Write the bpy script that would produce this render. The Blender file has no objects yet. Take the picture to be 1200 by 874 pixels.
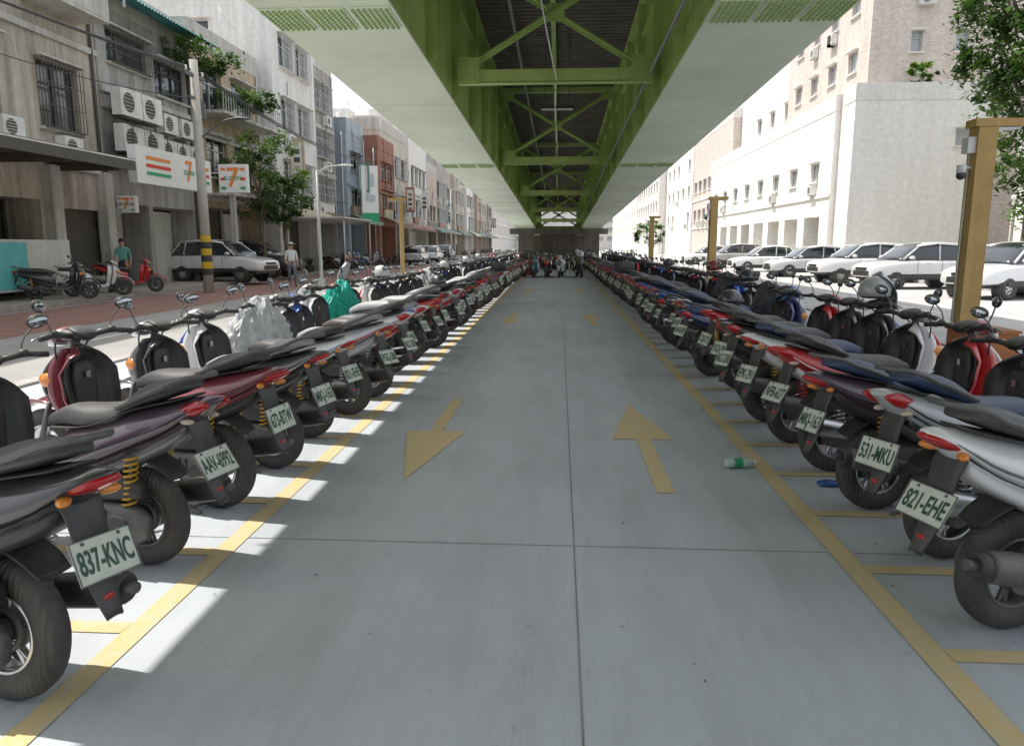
import bpy, math, random
from mathutils import Vector, Matrix, noise
random.seed(7)
R=random.Random(11)
rad=math.radians
scene=bpy.context.scene
# ---------------------------------------------------------------- materials
_mc={}
def mat(name,col,rough=.6,metal=0,var=.12,scale=4,bump=0,bscale=40,coat=0,spec=.5,dust=0,streak=0,trans=0,col2=None,brick=None,tread=False):
    key=(name,tuple(col),rough)
    if key in _mc: return _mc[key]
    m=bpy.data.materials.new(name); m.use_nodes=True
    nt=m.node_tree; N=nt.nodes; L=nt.links
    b=N['Principled BSDF']
    b.inputs['Roughness'].default_value=rough; b.inputs['Metallic'].default_value=metal
    b.inputs['Specular IOR Level'].default_value=spec
    b.inputs['Coat Weight'].default_value=coat
    b.inputs['Coat Roughness'].default_value=.08
    tc=N.new('ShaderNodeTexCoord'); geo=N.new('ShaderNodeNewGeometry')
    nz=N.new('ShaderNodeTexNoise'); nz.inputs['Scale'].default_value=scale; nz.inputs['Detail'].default_value=5; nz.inputs['Roughness'].default_value=.65
    L.new(geo.outputs['Position'],nz.inputs['Vector'])
    rp=N.new('ShaderNodeValToRGB'); rp.color_ramp.elements[0].position=.3; rp.color_ramp.elements[1].position=.7
    c1=[max(0,c*(1-var)) for c in col]; c2=[min(1,c*(1+var*.7)) for c in col] if col2 is None else col2
    rp.color_ramp.elements[0].color=(*c1,1); rp.color_ramp.elements[1].color=(*c2,1)
    L.new(nz.outputs['Fac'],rp.inputs['Fac'])
    out=rp.outputs['Color']
    if brick:
        bt=N.new('ShaderNodeTexBrick'); bt.inputs['Scale'].default_value=1
        bt.inputs['Brick Width'].default_value=brick[0]; bt.inputs['Row Height'].default_value=brick[1]; bt.inputs['Mortar Size'].default_value=brick[2]
        sx=N.new('ShaderNodeSeparateXYZ'); L.new(geo.outputs['Position'],sx.inputs[0])
        ad=N.new('ShaderNodeMath'); ad.operation='ADD'; L.new(sx.outputs[0],ad.inputs[0]); L.new(sx.outputs[1],ad.inputs[1])
        cb=N.new('ShaderNodeCombineXYZ')
        L.new(ad.outputs[0],cb.inputs[0]); L.new(sx.outputs[2] if len(brick)<4 else sx.outputs[1],cb.inputs[1])
        if len(brick)>=4: L.new(sx.outputs[0],cb.inputs[0])
        L.new(cb.outputs[0],bt.inputs['Vector'])
        L.new(out,bt.inputs['Color1'])
        mx0=N.new('ShaderNodeMixRGB'); mx0.blend_type='MULTIPLY'; mx0.inputs[0].default_value=1; L.new(out,mx0.inputs[1]); mx0.inputs[2].default_value=(.82,.8,.8,1)
        L.new(mx0.outputs[0],bt.inputs['Color2']); bt.inputs['Mortar'].default_value=(col[0]*.55+.05,col[1]*.55+.05,col[2]*.55+.05,1)
        out=bt.outputs['Color']
    if streak>0:
        mp=N.new('ShaderNodeMapping'); mp.inputs['Scale'].default_value=(1.6,1.6,.13)
        L.new(geo.outputs['Position'],mp.inputs[0])
        n2=N.new('ShaderNodeTexNoise'); n2.inputs['Scale'].default_value=1.5; n2.inputs['Detail'].default_value=7; n2.inputs['Roughness'].default_value=.7
        L.new(mp.outputs[0],n2.inputs['Vector'])
        r2=N.new('ShaderNodeValToRGB'); r2.color_ramp.elements[0].position=.35; r2.color_ramp.elements[1].position=.62
        k=1-streak; r2.color_ramp.elements[0].color=(k,k*.97,k*.92,1); r2.color_ramp.elements[1].color=(1,1,1,1)
        L.new(n2.outputs['Fac'],r2.inputs['Fac'])
        mx=N.new('ShaderNodeMixRGB'); mx.blend_type='MULTIPLY'; mx.inputs[0].default_value=1
        L.new(out,mx.inputs[1]); L.new(r2.outputs[0],mx.inputs[2]); out=mx.outputs[0]
    if dust>0:
        n3=N.new('ShaderNodeTexNoise'); n3.inputs['Scale'].default_value=9; n3.inputs['Detail'].default_value=7
        L.new(geo.outputs['Position'],n3.inputs['Vector'])
        sx2=N.new('ShaderNodeSeparateXYZ'); L.new(geo.outputs['Normal'],sx2.inputs[0])
        mr=N.new('ShaderNodeMapRange'); mr.inputs[1].default_value=-.2; mr.inputs[2].default_value=1; mr.inputs[3].default_value=.25; mr.inputs[4].default_value=1
        L.new(sx2.outputs[2],mr.inputs[0])
        mm=N.new('ShaderNodeMath'); mm.operation='MULTIPLY'; L.new(mr.outputs[0],mm.inputs[0]); L.new(n3.outputs['Fac'],mm.inputs[1])
        m2=N.new('ShaderNodeMath'); m2.operation='MULTIPLY'; m2.inputs[1].default_value=dust*1.6; L.new(mm.outputs[0],m2.inputs[0])
        mx=N.new('ShaderNodeMixRGB'); L.new(m2.outputs[0],mx.inputs[0]); L.new(out,mx.inputs[1]); mx.inputs[2].default_value=(.36,.34,.31,1); out=mx.outputs[0]
        ra=N.new('ShaderNodeMath'); ra.operation='MULTIPLY_ADD'; L.new(m2.outputs[0],ra.inputs[0]); ra.inputs[1].default_value=.6; ra.inputs[2].default_value=rough
        L.new(ra.outputs[0],b.inputs['Roughness'])
    L.new(out,b.inputs['Base Color'])
    if bump>0:
        n4=N.new('ShaderNodeTexNoise'); n4.inputs['Scale'].default_value=bscale; n4.inputs['Detail'].default_value=4
        L.new(geo.outputs['Position'],n4.inputs['Vector'])
        bp=N.new('ShaderNodeBump'); bp.inputs['Strength'].default_value=bump; bp.inputs['Distance'].default_value=.02
        L.new(n4.outputs['Fac'],bp.inputs['Height']); L.new(bp.outputs[0],b.inputs['Normal'])
    if tread:
        wv=N.new('ShaderNodeTexWave'); wv.inputs['Scale'].default_value=14; wv.inputs['Distortion'].default_value=3; L.new(tc.outputs['Object'],wv.inputs['Vector'])
        bp=N.new('ShaderNodeBump'); bp.inputs['Strength'].default_value=.5; bp.inputs['Distance'].default_value=.01
        L.new(wv.outputs['Fac'],bp.inputs['Height']); L.new(bp.outputs[0],b.inputs['Normal'])
    if trans: b.inputs['Transmission Weight'].default_value=trans
    _mc[key]=m; return m
def leafmat(name,col):
    m=bpy.data.materials.new(name); m.use_nodes=True; nt=m.node_tree; N=nt.nodes; L=nt.links
    b=N['Principled BSDF']; b.inputs['Roughness'].default_value=.5
    geo=N.new('ShaderNodeNewGeometry'); nz=N.new('ShaderNodeTexNoise'); nz.inputs['Scale'].default_value=1.3; nz.inputs['Detail'].default_value=4
    L.new(geo.outputs['Position'],nz.inputs['Vector'])
    rp=N.new('ShaderNodeValToRGB'); rp.color_ramp.elements[0].position=.35; rp.color_ramp.elements[1].position=.65
    rp.color_ramp.elements[0].color=(col[0]*.6,col[1]*.7,col[2]*.6,1); rp.color_ramp.elements[1].color=(col[0]*1.5,col[1]*1.3,col[2],1)
    L.new(nz.outputs['Fac'],rp.inputs[0]); L.new(rp.outputs[0],b.inputs['Base Color'])
    tr=N.new('ShaderNodeBsdfTranslucent'); L.new(rp.outputs[0],tr.inputs[0])
    mx=N.new('ShaderNodeMixShader'); mx.inputs[0].default_value=.4
    L.new(b.outputs[0],mx.inputs[1]); L.new(tr.outputs[0],mx.inputs[2]); L.new(mx.outputs[0],N['Material Output'].inputs[0])
    return m
# ---------------------------------------------------------------- mesh builder
def catmull(P,sub):
    if sub<=1 or len(P)<3: return [list(p) for p in P]
    out=[]; n=len(P)
    for i in range(n-1):
        p0=P[max(i-1,0)];p1=P[i];p2=P[i+1];p3=P[min(i+2,n-1)]
        for s in range(sub):
            t=s/sub
            out.append([.5*((2*b)+(-a+c)*t+(2*a-5*b+4*c-d)*t*t+(-a+3*b-3*c+d)*t**3) for a,b,c,d in zip(p0,p1,p2,p3)])
    out.append(list(P[-1])); return out
class MB:
    def __init__(s): s.v=[];s.f=[];s.m=[];s.s=[]
    def add(s,vs,fs,m=0,sm=True,M=None):
        o=len(s.v)
        for v in vs:
            v=Vector(v); s.v.append(M@v if M else v)
        for f in fs:
            s.f.append([i+o for i in f]); s.m.append(m); s.s.append(sm)
    def box(s,c,d,m=0,M=None,ax=None):
        x,y,z=[k/2 for k in d]
        vs=[Vector((a*x,b*y,e*z)) for e in(-1,1) for b in(-1,1) for a in(-1,1)]
        if ax: vs=[ax[0]*v.x+ax[1]*v.y+ax[2]*v.z for v in vs]
        vs=[v+Vector(c) for v in vs]
        s.add(vs,[(0,2,3,1),(4,5,7,6),(0,1,5,4),(2,6,7,3),(0,4,6,2),(1,3,7,5)],m,False,M)
    def tube(s,pts,r,m=0,n=8,cap=True,M=None,sub=1,sm=True):
        pts=[Vector(p) for p in pts]
        if not isinstance(r,(list,tuple)): r=[r]*len(pts)
        if sub>1:
            q=catmull([(*p,a) for p,a in zip(pts,r)],sub); pts=[Vector(a[:3]) for a in q]; r=[a[3] for a in q]
        vs=[];up=None
        for i,p in enumerate(pts):
            t=(pts[min(i+1,len(pts)-1)]-pts[max(i-1,0)])
            t=t.normalized() if t.length>1e-9 else Vector((0,0,1))
            if up is None: up=Vector((0,0,1)) if abs(t.z)<.9 else Vector((0,1,0))
            a=t.cross(up)
            if a.length<1e-4: a=t.orthogonal()
            a.normalize(); up=a.cross(t).normalized(); b=up
            for k in range(n):
                th=2*math.pi*(k+.5)/n
                vs.append(p+(a*math.cos(th)+b*math.sin(th))*r[i])
        fs=[]
        for i in range(len(pts)-1):
            for k in range(n): fs.append((i*n+k,i*n+(k+1)%n,(i+1)*n+(k+1)%n,(i+1)*n+k))
        if cap: fs.append(tuple(range(n))); fs.append(tuple(range((len(pts)-1)*n,len(pts)*n)))
        s.add(vs,fs,m,sm,M)
    def loft(s,st,m=0,e=2.6,n=18,y0=0,sub=3,axis='x',k=0,M=None,tilt=0,sm=True):
        st=catmull(st,sub); vs=[]
        for (x,z,hw,hh) in st:
            for q in range(n):
                th=2*math.pi*q/n; c=math.cos(th); sn=math.sin(th)
                a=math.copysign(abs(c)**(2/e),c); b=math.copysign(abs(sn)**(2/e),sn)
                yy=hw*a*(1-k*b)
                if axis=='x': vs.append((x+tilt*b*hh,y0+yy,z+hh*b))
                else: vs.append((x+hh*b,y0+yy,z-tilt*b*hh))
        fs=[]
        for i in range(len(st)-1):
            for q in range(n): fs.append((i*n+q,i*n+(q+1)%n,(i+1)*n+(q+1)%n,(i+1)*n+q))
        fs.append(tuple(range(n))); fs.append(tuple(range((len(st)-1)*n,len(st)*n)))
        s.add(vs,fs,m,sm,M)
    def ell(s,c,d,m=0,n=14,k=8,M=None,z0=-1,R3=None):
        vs=[];fs=[]
        for i in range(k+1):
            ph=math.pi*i/k
            for j in range(n):
                th=2*math.pi*j/n
                v=Vector((math.sin(ph)*math.cos(th)*d[0],math.sin(ph)*math.sin(th)*d[1],max(z0,math.cos(ph))*d[2]))
                if R3: v=R3@v
                vs.append(v+Vector(c))
        for i in range(k):
            for j in range(n): fs.append((i*n+j,i*n+(j+1)%n,(i+1)*n+(j+1)%n,(i+1)*n+j))
        s.add(vs,fs,m,True,M)
    def torus(s,c,R1,r1,r2,m=0,n=32,k=10,e=2.4):
        vs=[];fs=[]
        for i in range(n):
            a=2*math.pi*i/n
            for j in range(k):
                b=2*math.pi*j/k; cb=math.cos(b); sb=math.sin(b)
                cb=math.copysign(abs(cb)**(2/e),cb); sb=math.copysign(abs(sb)**(2/e),sb)
                rr=R1+r1*cb
                vs.append((c[0]+rr*math.cos(a),c[1]+r2*sb,c[2]+rr*math.sin(a)))
        for i in range(n):
            for j in range(k): fs.append((i*k+j,i*k+(j+1)%k,((i+1)%n)*k+(j+1)%k,((i+1)%n)*k+j))
        s.add(vs,fs,m,True)
    def cyl(s,p0,p1,r,m=0,n=16,M=None,r2=None):
        p0=Vector(p0);p1=Vector(p1);t=(p1-p0).normalized();a=t.orthogonal().normalized();b=t.cross(a)
        vs=[]
        for p,rr in((p0,r),(p1,r if r2 is None else r2)):
            for k in range(n):
                th=2*math.pi*k/n; vs.append(p+(a*math.cos(th)+b*math.sin(th))*rr)
        s.add(vs,[(k,(k+1)%n,n+(k+1)%n,n+k) for k in range(n)],m,True,M)
        s.add(vs[:n],[tuple(range(n))],m,False,M); s.add(vs[n:],[tuple(range(n))],m,False,M)
    def strip(s,pts,hws,th,m=0,y0=0,sub=3,curve=0,sm=True):
        P=catmull([(p[0],p[1],h) for p,h in zip(pts,hws)],sub)
        vs=[];fs=[];nn=7
        for i,(x,z,h) in enumerate(P):
            a=P[max(i-1,0)];b=P[min(i+1,len(P)-1)]
            tx,tz=b[0]-a[0],b[1]-a[1]; l=math.hypot(tx,tz) or 1; nx,nz=-tz/l,tx/l
            for side in(0,1):
                for j in range(nn):
                    u=-1+2*j/(nn-1); off=-curve*u*u+ (th if side else 0)
                    vs.append((x+nx*off,y0+u*h,z+nz*off))
        for i in range(len(P)-1):
            A=i*2*nn;B=(i+1)*2*nn
            for j in range(nn-1):
                fs.append((A+j,A+j+1,B+j+1,B+j)); fs.append((A+nn+j,B+nn+j,B+nn+j+1,A+nn+j+1))
            fs.append((A,B,B+nn,A+nn)); fs.append((A+nn-1,A+2*nn-1,B+2*nn-1,B+nn-1))
        e=(len(P)-1)*2*nn
        for A in(0,e):
            for j in range(nn-1): fs.append((A+j,A+j+1,A+nn+j+1,A+nn+j))
        s.add(vs,fs,m,sm)
    def mesh(s,name,mats):
        me=bpy.data.meshes.new(name); me.from_pydata([tuple(v) for v in s.v],[],s.f)
        for m in mats: me.materials.append(m)
        me.polygons.foreach_set('material_index',s.m); me.polygons.foreach_set('use_smooth',s.s)
        me.update()
        import bmesh
        bm=bmesh.new(); bm.from_mesh(me)
        bmesh.ops.recalc_face_normals(bm,faces=bm.faces)
        bm.to_mesh(me); bm.free()
        return me
    def obj(s,name,mats,parent=None):
        o=bpy.data.objects.new(name,s.mesh(name,mats)); scene.collection.objects.link(o)
        if parent: o.parent=parent
        return o
_tc={}
def text_geo(t,size=1):
    key=(t,size)
    if key in _tc: return _tc[key]
    cu=bpy.data.curves.new('t','FONT'); cu.body=t; cu.size=size; cu.align_x='CENTER'; cu.align_y='CENTER'; cu.offset=size*.02; cu.resolution_u=3
    ob=bpy.data.objects.new('t',cu); scene.collection.objects.link(ob)
    dg=bpy.context.evaluated_depsgraph_get(); me=ob.evaluated_get(dg).to_mesh()
    r=([v.co.copy() for v in me.vertices],[list(p.vertices) for p in me.polygons])
    ob.evaluated_get(dg).to_mesh_clear(); bpy.data.objects.remove(ob); bpy.data.curves.remove(cu)
    _tc[key]=r; return r
# ---------------------------------------------------------------- base mats
M_tyre=mat('tyre_rubber',(.035,.032,.03),.8,var=.3,scale=20,dust=.4,tread=True)
M_plas=mat('black_plastic',(.02,.02,.022),.42,var=.3,scale=12,dust=.25)
M_metal=mat('engine_metal',(.13,.13,.13),.5,metal=.5,var=.3,scale=15,dust=.35)
M_chrome=mat('bright_metal',(.6,.6,.6),.28,metal=1,var=.1,dust=.15)
M_red=mat('red_lens',(.45,.012,.015),.15,coat=.6,var=.15)
M_amber=mat('clear_lens',(.62,.5,.4),.12,coat=.6,var=.1)
M_orange=mat('amber_lens',(.75,.25,.03),.15,coat=.6,var=.1)
M_hl=mat('headlight_glass',(.6,.62,.65),.08,coat=1,var=.1)
M_mirror=mat('mirror_glass',(.4,.42,.45),.04,metal=1,var=0)
M_plate=mat('plate_white',(.66,.70,.60),.45,var=.12,scale=25)
M_ptext=mat('plate_text',(.03,.09,.06),.5)
springs=[mat('spring_yellow',(.6,.33,.03),.4),mat('spring_red',(.4,.02,.02),.4),mat('spring_black',(.03,.03,.03),.4),mat('spring_silver',(.5,.5,.5),.3,metal=.8)]
def paint(c): return mat('scooter_paint',c,.25,var=.05,coat=.7,dust=.12)
def seatm(c): return mat('seat_vinyl',c,.38,var=.15,scale=10,bump=.15,bscale=160,dust=.2)
# ---------------------------------------------------------------- scooter
def scooter_mesh(v):
    b=MB(); w=v.get('w',1); wr=v.get('wr',.25); t=v.get('tail',0); e0=v.get('e',1.75); lm=v.get('low',3); tl=v.get('tl',0)
    def wheel(x,spk,rimm):
        c=(x,0,wr)
        b.torus(c,wr-.055,.055,.052,4,n=40,k=12)
        b.torus(c,wr-.105,.012,.042,rimm,n=32,k=8)
        b.cyl((x,-.055,wr),(x,.055,wr),.045,5)
        b.torus(c,.07,.012,.03,5,n=20,k=6)
        for i in range(spk):
            a=2*math.pi*i/spk+.3
            for da in(-.12,.12):
                p0=Vector((x+.05*math.cos(a),0,wr+.05*math.sin(a))); p1=Vector((x+(wr-.105)*math.cos(a+da),0,wr+(wr-.105)*math.sin(a+da)))
                b.tube([p0,p1],[.015,.01],rimm,n=6,cap=False)
    wheel(0,v.get('spk',5),v.get('rim',6)); wheel(1.29,v.get('spk',5),v.get('rim',6))
    b.cyl((1.29,.05,wr),(1.29,.056,wr),.1,6,n=24)
    b.cyl((0,-.075,wr),(0,-.045,wr),.075,5,n=20)
    # rear body: wedge tail sweeping up, creased flank (low superellipse exponent)
    kk=1.0 if e0>2 else 1.1
    b.loft([(-.62,.815+t,.02,.012),(-.52,.795+t,.075*w*kk,.036),(-.30,.735+t*.8,.122*w*kk,.085),(-.05,.665+t*.4,.148*w*kk,.128),(.18,.60,.162*w*kk,.155),(.36,.535,.152*w*kk,.17),(.5,.47,.11*w*kk,.135)],0,e=e0,k=.10,n=24)
    if v.get('panel',1):
        b.loft([(-.50,.785+t,.087*w*kk,.008),(-.30,.722+t*.7,.128*w*kk,.020),(-.05,.648+t*.3,.154*w*kk,.030),(.18,.578,.169*w*kk,.036),(.36,.50,.157*w*kk,.022)],1,e=1.8,n=14)
    else:
        b.loft([(-.12,.60+t*.5,.142*w*kk,.015),(.10,.555,.160*w*kk,.045),(.28,.485,.162*w*kk,.07),(.44,.43,.135*w*kk,.05)],1,e=1.9,n=14)
    b.loft([(-.36,.69+t*.8,.07*w,.03),(-.15,.61+t*.4,.115*w,.045),(.1,.505,.145*w,.05),(.3,.42,.155*w,.075),(.46,.36,.14*w,.07)],lm,e=3)
    b.loft([(-.42,.735+t*.9,.098*w*kk,.005),(-.1,.625+t*.3,.147*w*kk,.005),(.25,.50,.163*w*kk,.005),(.42,.44,.14*w*kk,.004)],3,e=2.0,n=12)
    # seat
    if v.get('flat'):
        b.loft([(-.40,.825+t,.06*w,.02),(-.33,.83+t,.105*w,.045),(-.1,.81+t*.5,.13*w,.062),(.13,.79,.128*w,.062),(.34,.77,.095*w,.055),(.50,.72,.05*w,.035)],2,e=2.7,k=.16,n=22)
    else:
        b.loft([(-.42,.875+t,.045*w,.012),(-.34,.88+t,.09*w,.032),(-.14,.85+t*.7,.122*w,.05),(-.02,.81+t*.3,.124*w,.045),(.05,.772+t*.1,.122*w,.05),(.22,.752,.12*w,.056),(.38,.745,.088*w,.052),(.52,.705,.045*w,.035)],2,e=2.6,k=.16,n=22)
    b.loft([(-.40,.83+t,.078*w,.008),(-.08,.785+t*.6,.125*w,.008),(.18,.72,.132*w,.008),(.48,.68,.08*w,.008)],3,e=2.4,n=14)
    g=[(.0,.135*w,.80+t*.4),(-.18,.145*w,.86+t*.7),(-.38,.12*w,.912+t),(-.52,.06*w,.928+t),(-.545,0,.93+t)]
    b.tube(g+[(p[0],-p[1],p[2]) for p in g[::-1][1:]],.013,v.get('rail',5),n=8,sub=3)
    if tl==0:
        b.loft([(-.635,.802+t,.025*w,.010),(-.57,.792+t,.064*w,.026),(-.46,.775+t,.094*w,.036),(-.38,.758+t,.112*w,.014)],7,e=2.0,n=18,k=.1)
        for s in(-1,1): b.ell((-.44,s*.08*w,.735+t),(.06,.028,.018),12,R3=Matrix.Rotation(s*-.5,3,'Z'))
    elif tl==1:
        b.loft([(-.63,.805+t,.03,.014),(-.58,.795+t,.052,.03),(-.47,.775+t,.06,.04)],7,e=2.4,n=16)
        for s in(-1,1): b.loft([(-.54,.785+t,.016,.010),(-.46,.775+t,.028,.026),(-.32,.74+t,.018,.02)],8,y0=s*.078*w,e=2.0,n=12)
    else:
        for s in(-1,1):
            b.loft([(-.60,.80+t,.010,.010),(-.50,.785+t,.026,.034),(-.38,.762+t,.026,.03),(-.25,.735+t,.008,.012)],7,y0=s*.078*w,e=1.9,n=12)
            b.ell((-.42,s*.092*w,.72+t),(.06,.022,.014),8)
    arc=[(0+.3*math.cos(a),wr+.3*math.sin(a)) for a in [rad(q) for q in (35,65,95,118,135)]]
    b.strip(arc,[.06,.065,.07,.07,.06],.008,3,curve=.02)
    b.strip([(-.38,.74+t),(-.44,.67+t*.6),(-.48,.57),(-.53,.46),(-.60,.37)][::-1],[.03,.045,.06,.07*w,.08*w],.012,3,curve=.012)
    b.box((-.50,0,.525),(.02,.13,.03),3)
    b.ell((-.56,0,.43),(.012,.022,.014),7)
    # engine & CVT
    b.loft([(-.13,wr,.03,.05),(-.08,wr,.045,.085),(.03,wr+.01,.05,.095),(.2,wr+.03,.045,.07),(.36,wr+.035,.05,.085),(.46,wr+.03,.03,.05)],5,y0=.12,e=2.8,n=16)
    b.cyl((0,.165,wr),(0,.18,wr),.055,3,n=18); b.cyl((.34,.16,wr+.035),(.34,.18,wr+.035),.05,3,n=18)
    for k in range(5): b.box((.08+k*.045,.168,wr+.03),(.012,.012,.09),3)
    b.loft([(-.1,.415,.03,.03),(-.02,.43,.045,.06),(.15,.43,.05,.07),(.28,.42,.035,.045)],3,y0=.105,e=3.4,n=14)
    b.loft([(.02,.3,.08,.07),(.2,.33,.1,.11),(.45,.32,.09,.1),(.55,.32,.06,.06)],5,e=3)
    b.loft([(-.40,.375,.03,.03),(-.385,.375,.052,.057),(-.15,.34,.058,.062),(.05,.30,.048,.052),(.12,.285,.02,.022)],3,y0=-.165,e=2.2,n=16)
    b.loft([(-.33,.372,.055,.06),(-.2,.352,.062,.066),(-.02,.318,.057,.06)],v.get('shield',5),y0=-.172,e=2.2,n=16)
    b.cyl((-.47,-.165,.385),(-.39,-.165,.375),.02,5)
    b.tube([(.1,-.16,.285),(.25,-.14,.2),(.42,-.06,.22)],.018,5,sub=3)
    for s in(-1,1):
        p0=Vector((-.02,s*.12,wr+.06)); p1=Vector((-.06,s*.12*w,.64))
        b.tube([p0,p1],.011,6,n=6)
        d=p1-p0; coil=[]
        for i in range(73):
            u=i/72; a=u*9*2*math.pi
            coil.append(p0+d*(.12+.76*u)+Vector((math.cos(a)*.03,math.sin(a)*.03,0)))
        b.tube(coil,.0065,9,n=5,cap=False)
    for s in(-1,1): b.tube([(.22,s*.07,.24),(.1,s*.13,.02),(.02,s*.14,.012)],.012,5,n=6)
    b.tube([(.1,-.13,.02),(.1,.13,.02)],.01,5,n=6)
    # floor and leg shield
    b.loft([(.40,.34,.13*w,.075),(.55,.30,.15*w,.055),(.8,.295,.155*w,.05),(.93,.34,.14*w,.06)],0,e=3.4)
    b.loft([(.42,.31,.15*w,.02),(.6,.275,.165*w,.02),(.85,.275,.165*w,.015)],1,e=3)
    b.loft([(.42,.365,.10*w,.05),(.6,.335,.12*w,.03),(.84,.335,.12*w,.03)],3,e=4)
    # black inner leg shield with painted outer shell and angular wings
    b.strip([(.92,.34),(.945,.45),(.975,.60),(1.0,.74),(1.0,.85),(.97,.91)],[.10*w,.15*w,.185*w,.19*w,.13*w,.08],-.014,3,curve=-.10)
    b.strip([(.94,.33),(.965,.45),(.995,.59),(1.02,.75),(1.02,.86),(.99,.92)],[.105*w,.16*w,.20*w,.205*w,.13*w,.07],-.02,0,curve=-.11,sub=1)
    b.loft([(1.02,.34,.07*w,.04),(1.07,.48,.09*w,.06),(1.11,.62,.115*w,.07),(1.11,.78,.105*w,.06),(1.06,.89,.06*w,.04)],0,axis='z',e=1.9,tilt=.2)
    b.loft([(.94,.38,.05,.018),(.955,.55,.075*w,.022),(.965,.7,.085*w,.026),(.975,.82,.06*w,.022)],3,axis='z',e=3.4)
    b.box((.93,0,.74),(.012,.03,.04),6)
    b.loft([(1.15,.50,.03,.05),(1.21,.62,.07*w,.04),(1.20,.74,.075*w,.04),(1.12,.85,.05,.03)],1,axis='z',e=1.8)
    for s in(-1,1): b.ell((1.15,s*.095*w,.70),(.06,.026,.045),12)
    # handlebar
    b.loft([(.91,.965,.05,.02),(.95,.98,.09,.03),(1.02,.985,.10,.038)],3,e=2.4)
    b.loft([(1.0,.99,.09,.035),(1.06,.985,.115,.045),(1.12,.955,.09,.04),(1.19,.92,.035,.02)],0,e=1.9)
    b.loft([(1.09,.945,.09,.033),(1.15,.93,.07,.033),(1.20,.91,.03,.015)],10,e=2.0)
    b.loft([(.885,.975,.045,.016),(.93,.998,.075,.018),(1.0,1.02,.06,.012)],3,e=2.6)
    for s in(-1,1):
        b.tube([(.95,s*.07,.975),(.93,s*.2,.995)],.017,3); b.tube([(.93,s*.2,.995),(.90,s*.325,.98)],.017,3,n=10)
        b.ell((.935,s*.205,.998),(.03,.03,.025),3,n=10,k=6)
        b.tube([(.99,s*.16,.995),(1.0,s*.24,.98),(.97,s*.32,.965)],.006,6,n=6,sub=2)
        b.tube([(.95,s*.2,1.0),(.955,s*.235,1.08),(.93,s*.285,1.14)],.005,5,n=6,sub=3)
        Rz=Matrix.Rotation(s*.35,3,'Z')@Matrix.Rotation(s*.2,3,'X')
        b.ell((.925,s*.30,1.165),(.02,.06,.038),3,R3=Rz); b.ell((.912,s*.298,1.165),(.010,.052,.031),11,R3=Rz)
    b.tube([(.97,.15,.98),(1.06,.1,.9),(1.1,.05,.7)],.006,3,n=5,sub=3); b.tube([(.97,-.15,.98),(1.05,-.12,.92),(1.1,-.05,.7)],.006,3,n=5,sub=3)
    for s in(-1,1): b.tube([(1.29,s*.07,wr),(1.17,s*.07,.56)],.018,5)
    b.tube([(1.16,0,.5),(1.0,0,.95)],.025,5)
    arc=[(1.29+.295*math.cos(a),wr+.295*math.sin(a)) for a in [rad(q) for q in (10,40,75,110,140,165)]]
    b.strip(arc,[.03,.055,.075,.075,.065,.05],.01,0,curve=.03)
    if v.get('rack'):
        for s in(-1,1): b.tube([(-.3,s*.08,.89+t),(-.5,s*.08,.95+t),(-.80,s*.06,.95+t)],.009,6,n=6)
        for x in(-.5,-.64,-.78): b.tube([(x,-.08,.95+t),(x,.08,.95+t)],.008,6,n=6)
    if v.get('topbox'):
        b.loft([(-.98,1.08+t,.12,.08),(-.93,1.08+t,.19,.12),(-.6,1.08+t,.2,.13),(-.4,1.08+t,.19,.12),(-.36,1.08+t,.13,.09)],3,e=5,n=24); b.loft([(-.99,1.09+t,.15,.012),(-.6,1.09+t,.206,.014),(-.34,1.09+t,.15,.012)],5,e=5,n=24)
    if v.get('win'):
        b.strip([(1.14,.99),(1.11,1.10),(1.05,1.21),(1.0,1.27)],[.11,.14,.12,.06],.006,10,curve=-.05)
    for i,p in enumerate(b.v):
        if p.x<-.26: b.v[i]=Vector((-.26+(p.x+.26)*.62,p.y,p.z))
    return b.mesh('motor_scooter',[M_plas]*13)
variants=[scooter_mesh(dict(tail=.02,tl=0)),scooter_mesh(dict(tail=-.05,w=1.06,e=2.2,spk=3,rim=5,rail=6,tl=1,flat=1,low=0,panel=0)),scooter_mesh(dict(tail=-.03,w=.98,spk=6,rack=True,rim=3,tl=2,flat=1)),scooter_mesh(dict(tail=.03,w=1.1,wr=.26,spk=5,rim=3,tl=2,win=1,panel=0)),scooter_mesh(dict(tail=.05,w=.94,spk=3,tl=2,low=1,shield=6)),scooter_mesh(dict(tail=-.04,w=1.03,rack=1,topbox=1,tl=0,flat=1,panel=0)),scooter_mesh(dict(tail=.04,w=1.0,spk=3,rim=6,tl=0,low=0,e=1.6))]
defm=[None,None,None,M_plas,M_tyre,M_metal,M_chrome,M_red,M_amber,None,M_hl,M_mirror,M_orange]
def plate_mesh(t):
    b=MB()
    b.box((0,0,0),(.004,.235,.14),0)
    b.box((-.0035,0,.0685),(.004,.239,.004),2);b.box((-.0035,0,-.0685),(.004,.239,.004),2)
    for s in(-1,1):
        b.box((-.0035,s*.1175,0),(.004,.004,.133),2)
        b.cyl((-.002,s*.07,.057),(-.006,s*.07,.057),.006,2,n=8)
    vs,fs=text_geo(t,.06); wmax=max(abs(p.x) for p in vs); k=.104/wmax
    b.add([(-.0045,-p.x*k,p.y*1.75-.006) for p in vs],fs,1,False)
    return b.mesh('license_plate',[M_plate,M_ptext,M_metal])
pl=["821-EHE","531-MKU","AAV-6992","837-KNC","NFB-627","MKJ-163","PGQ-508","EPK-291","673-BTW","NLC-3350","CQR-772","289-JDX"]
plates=[plate_mesh(t) for t in pl]
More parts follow.
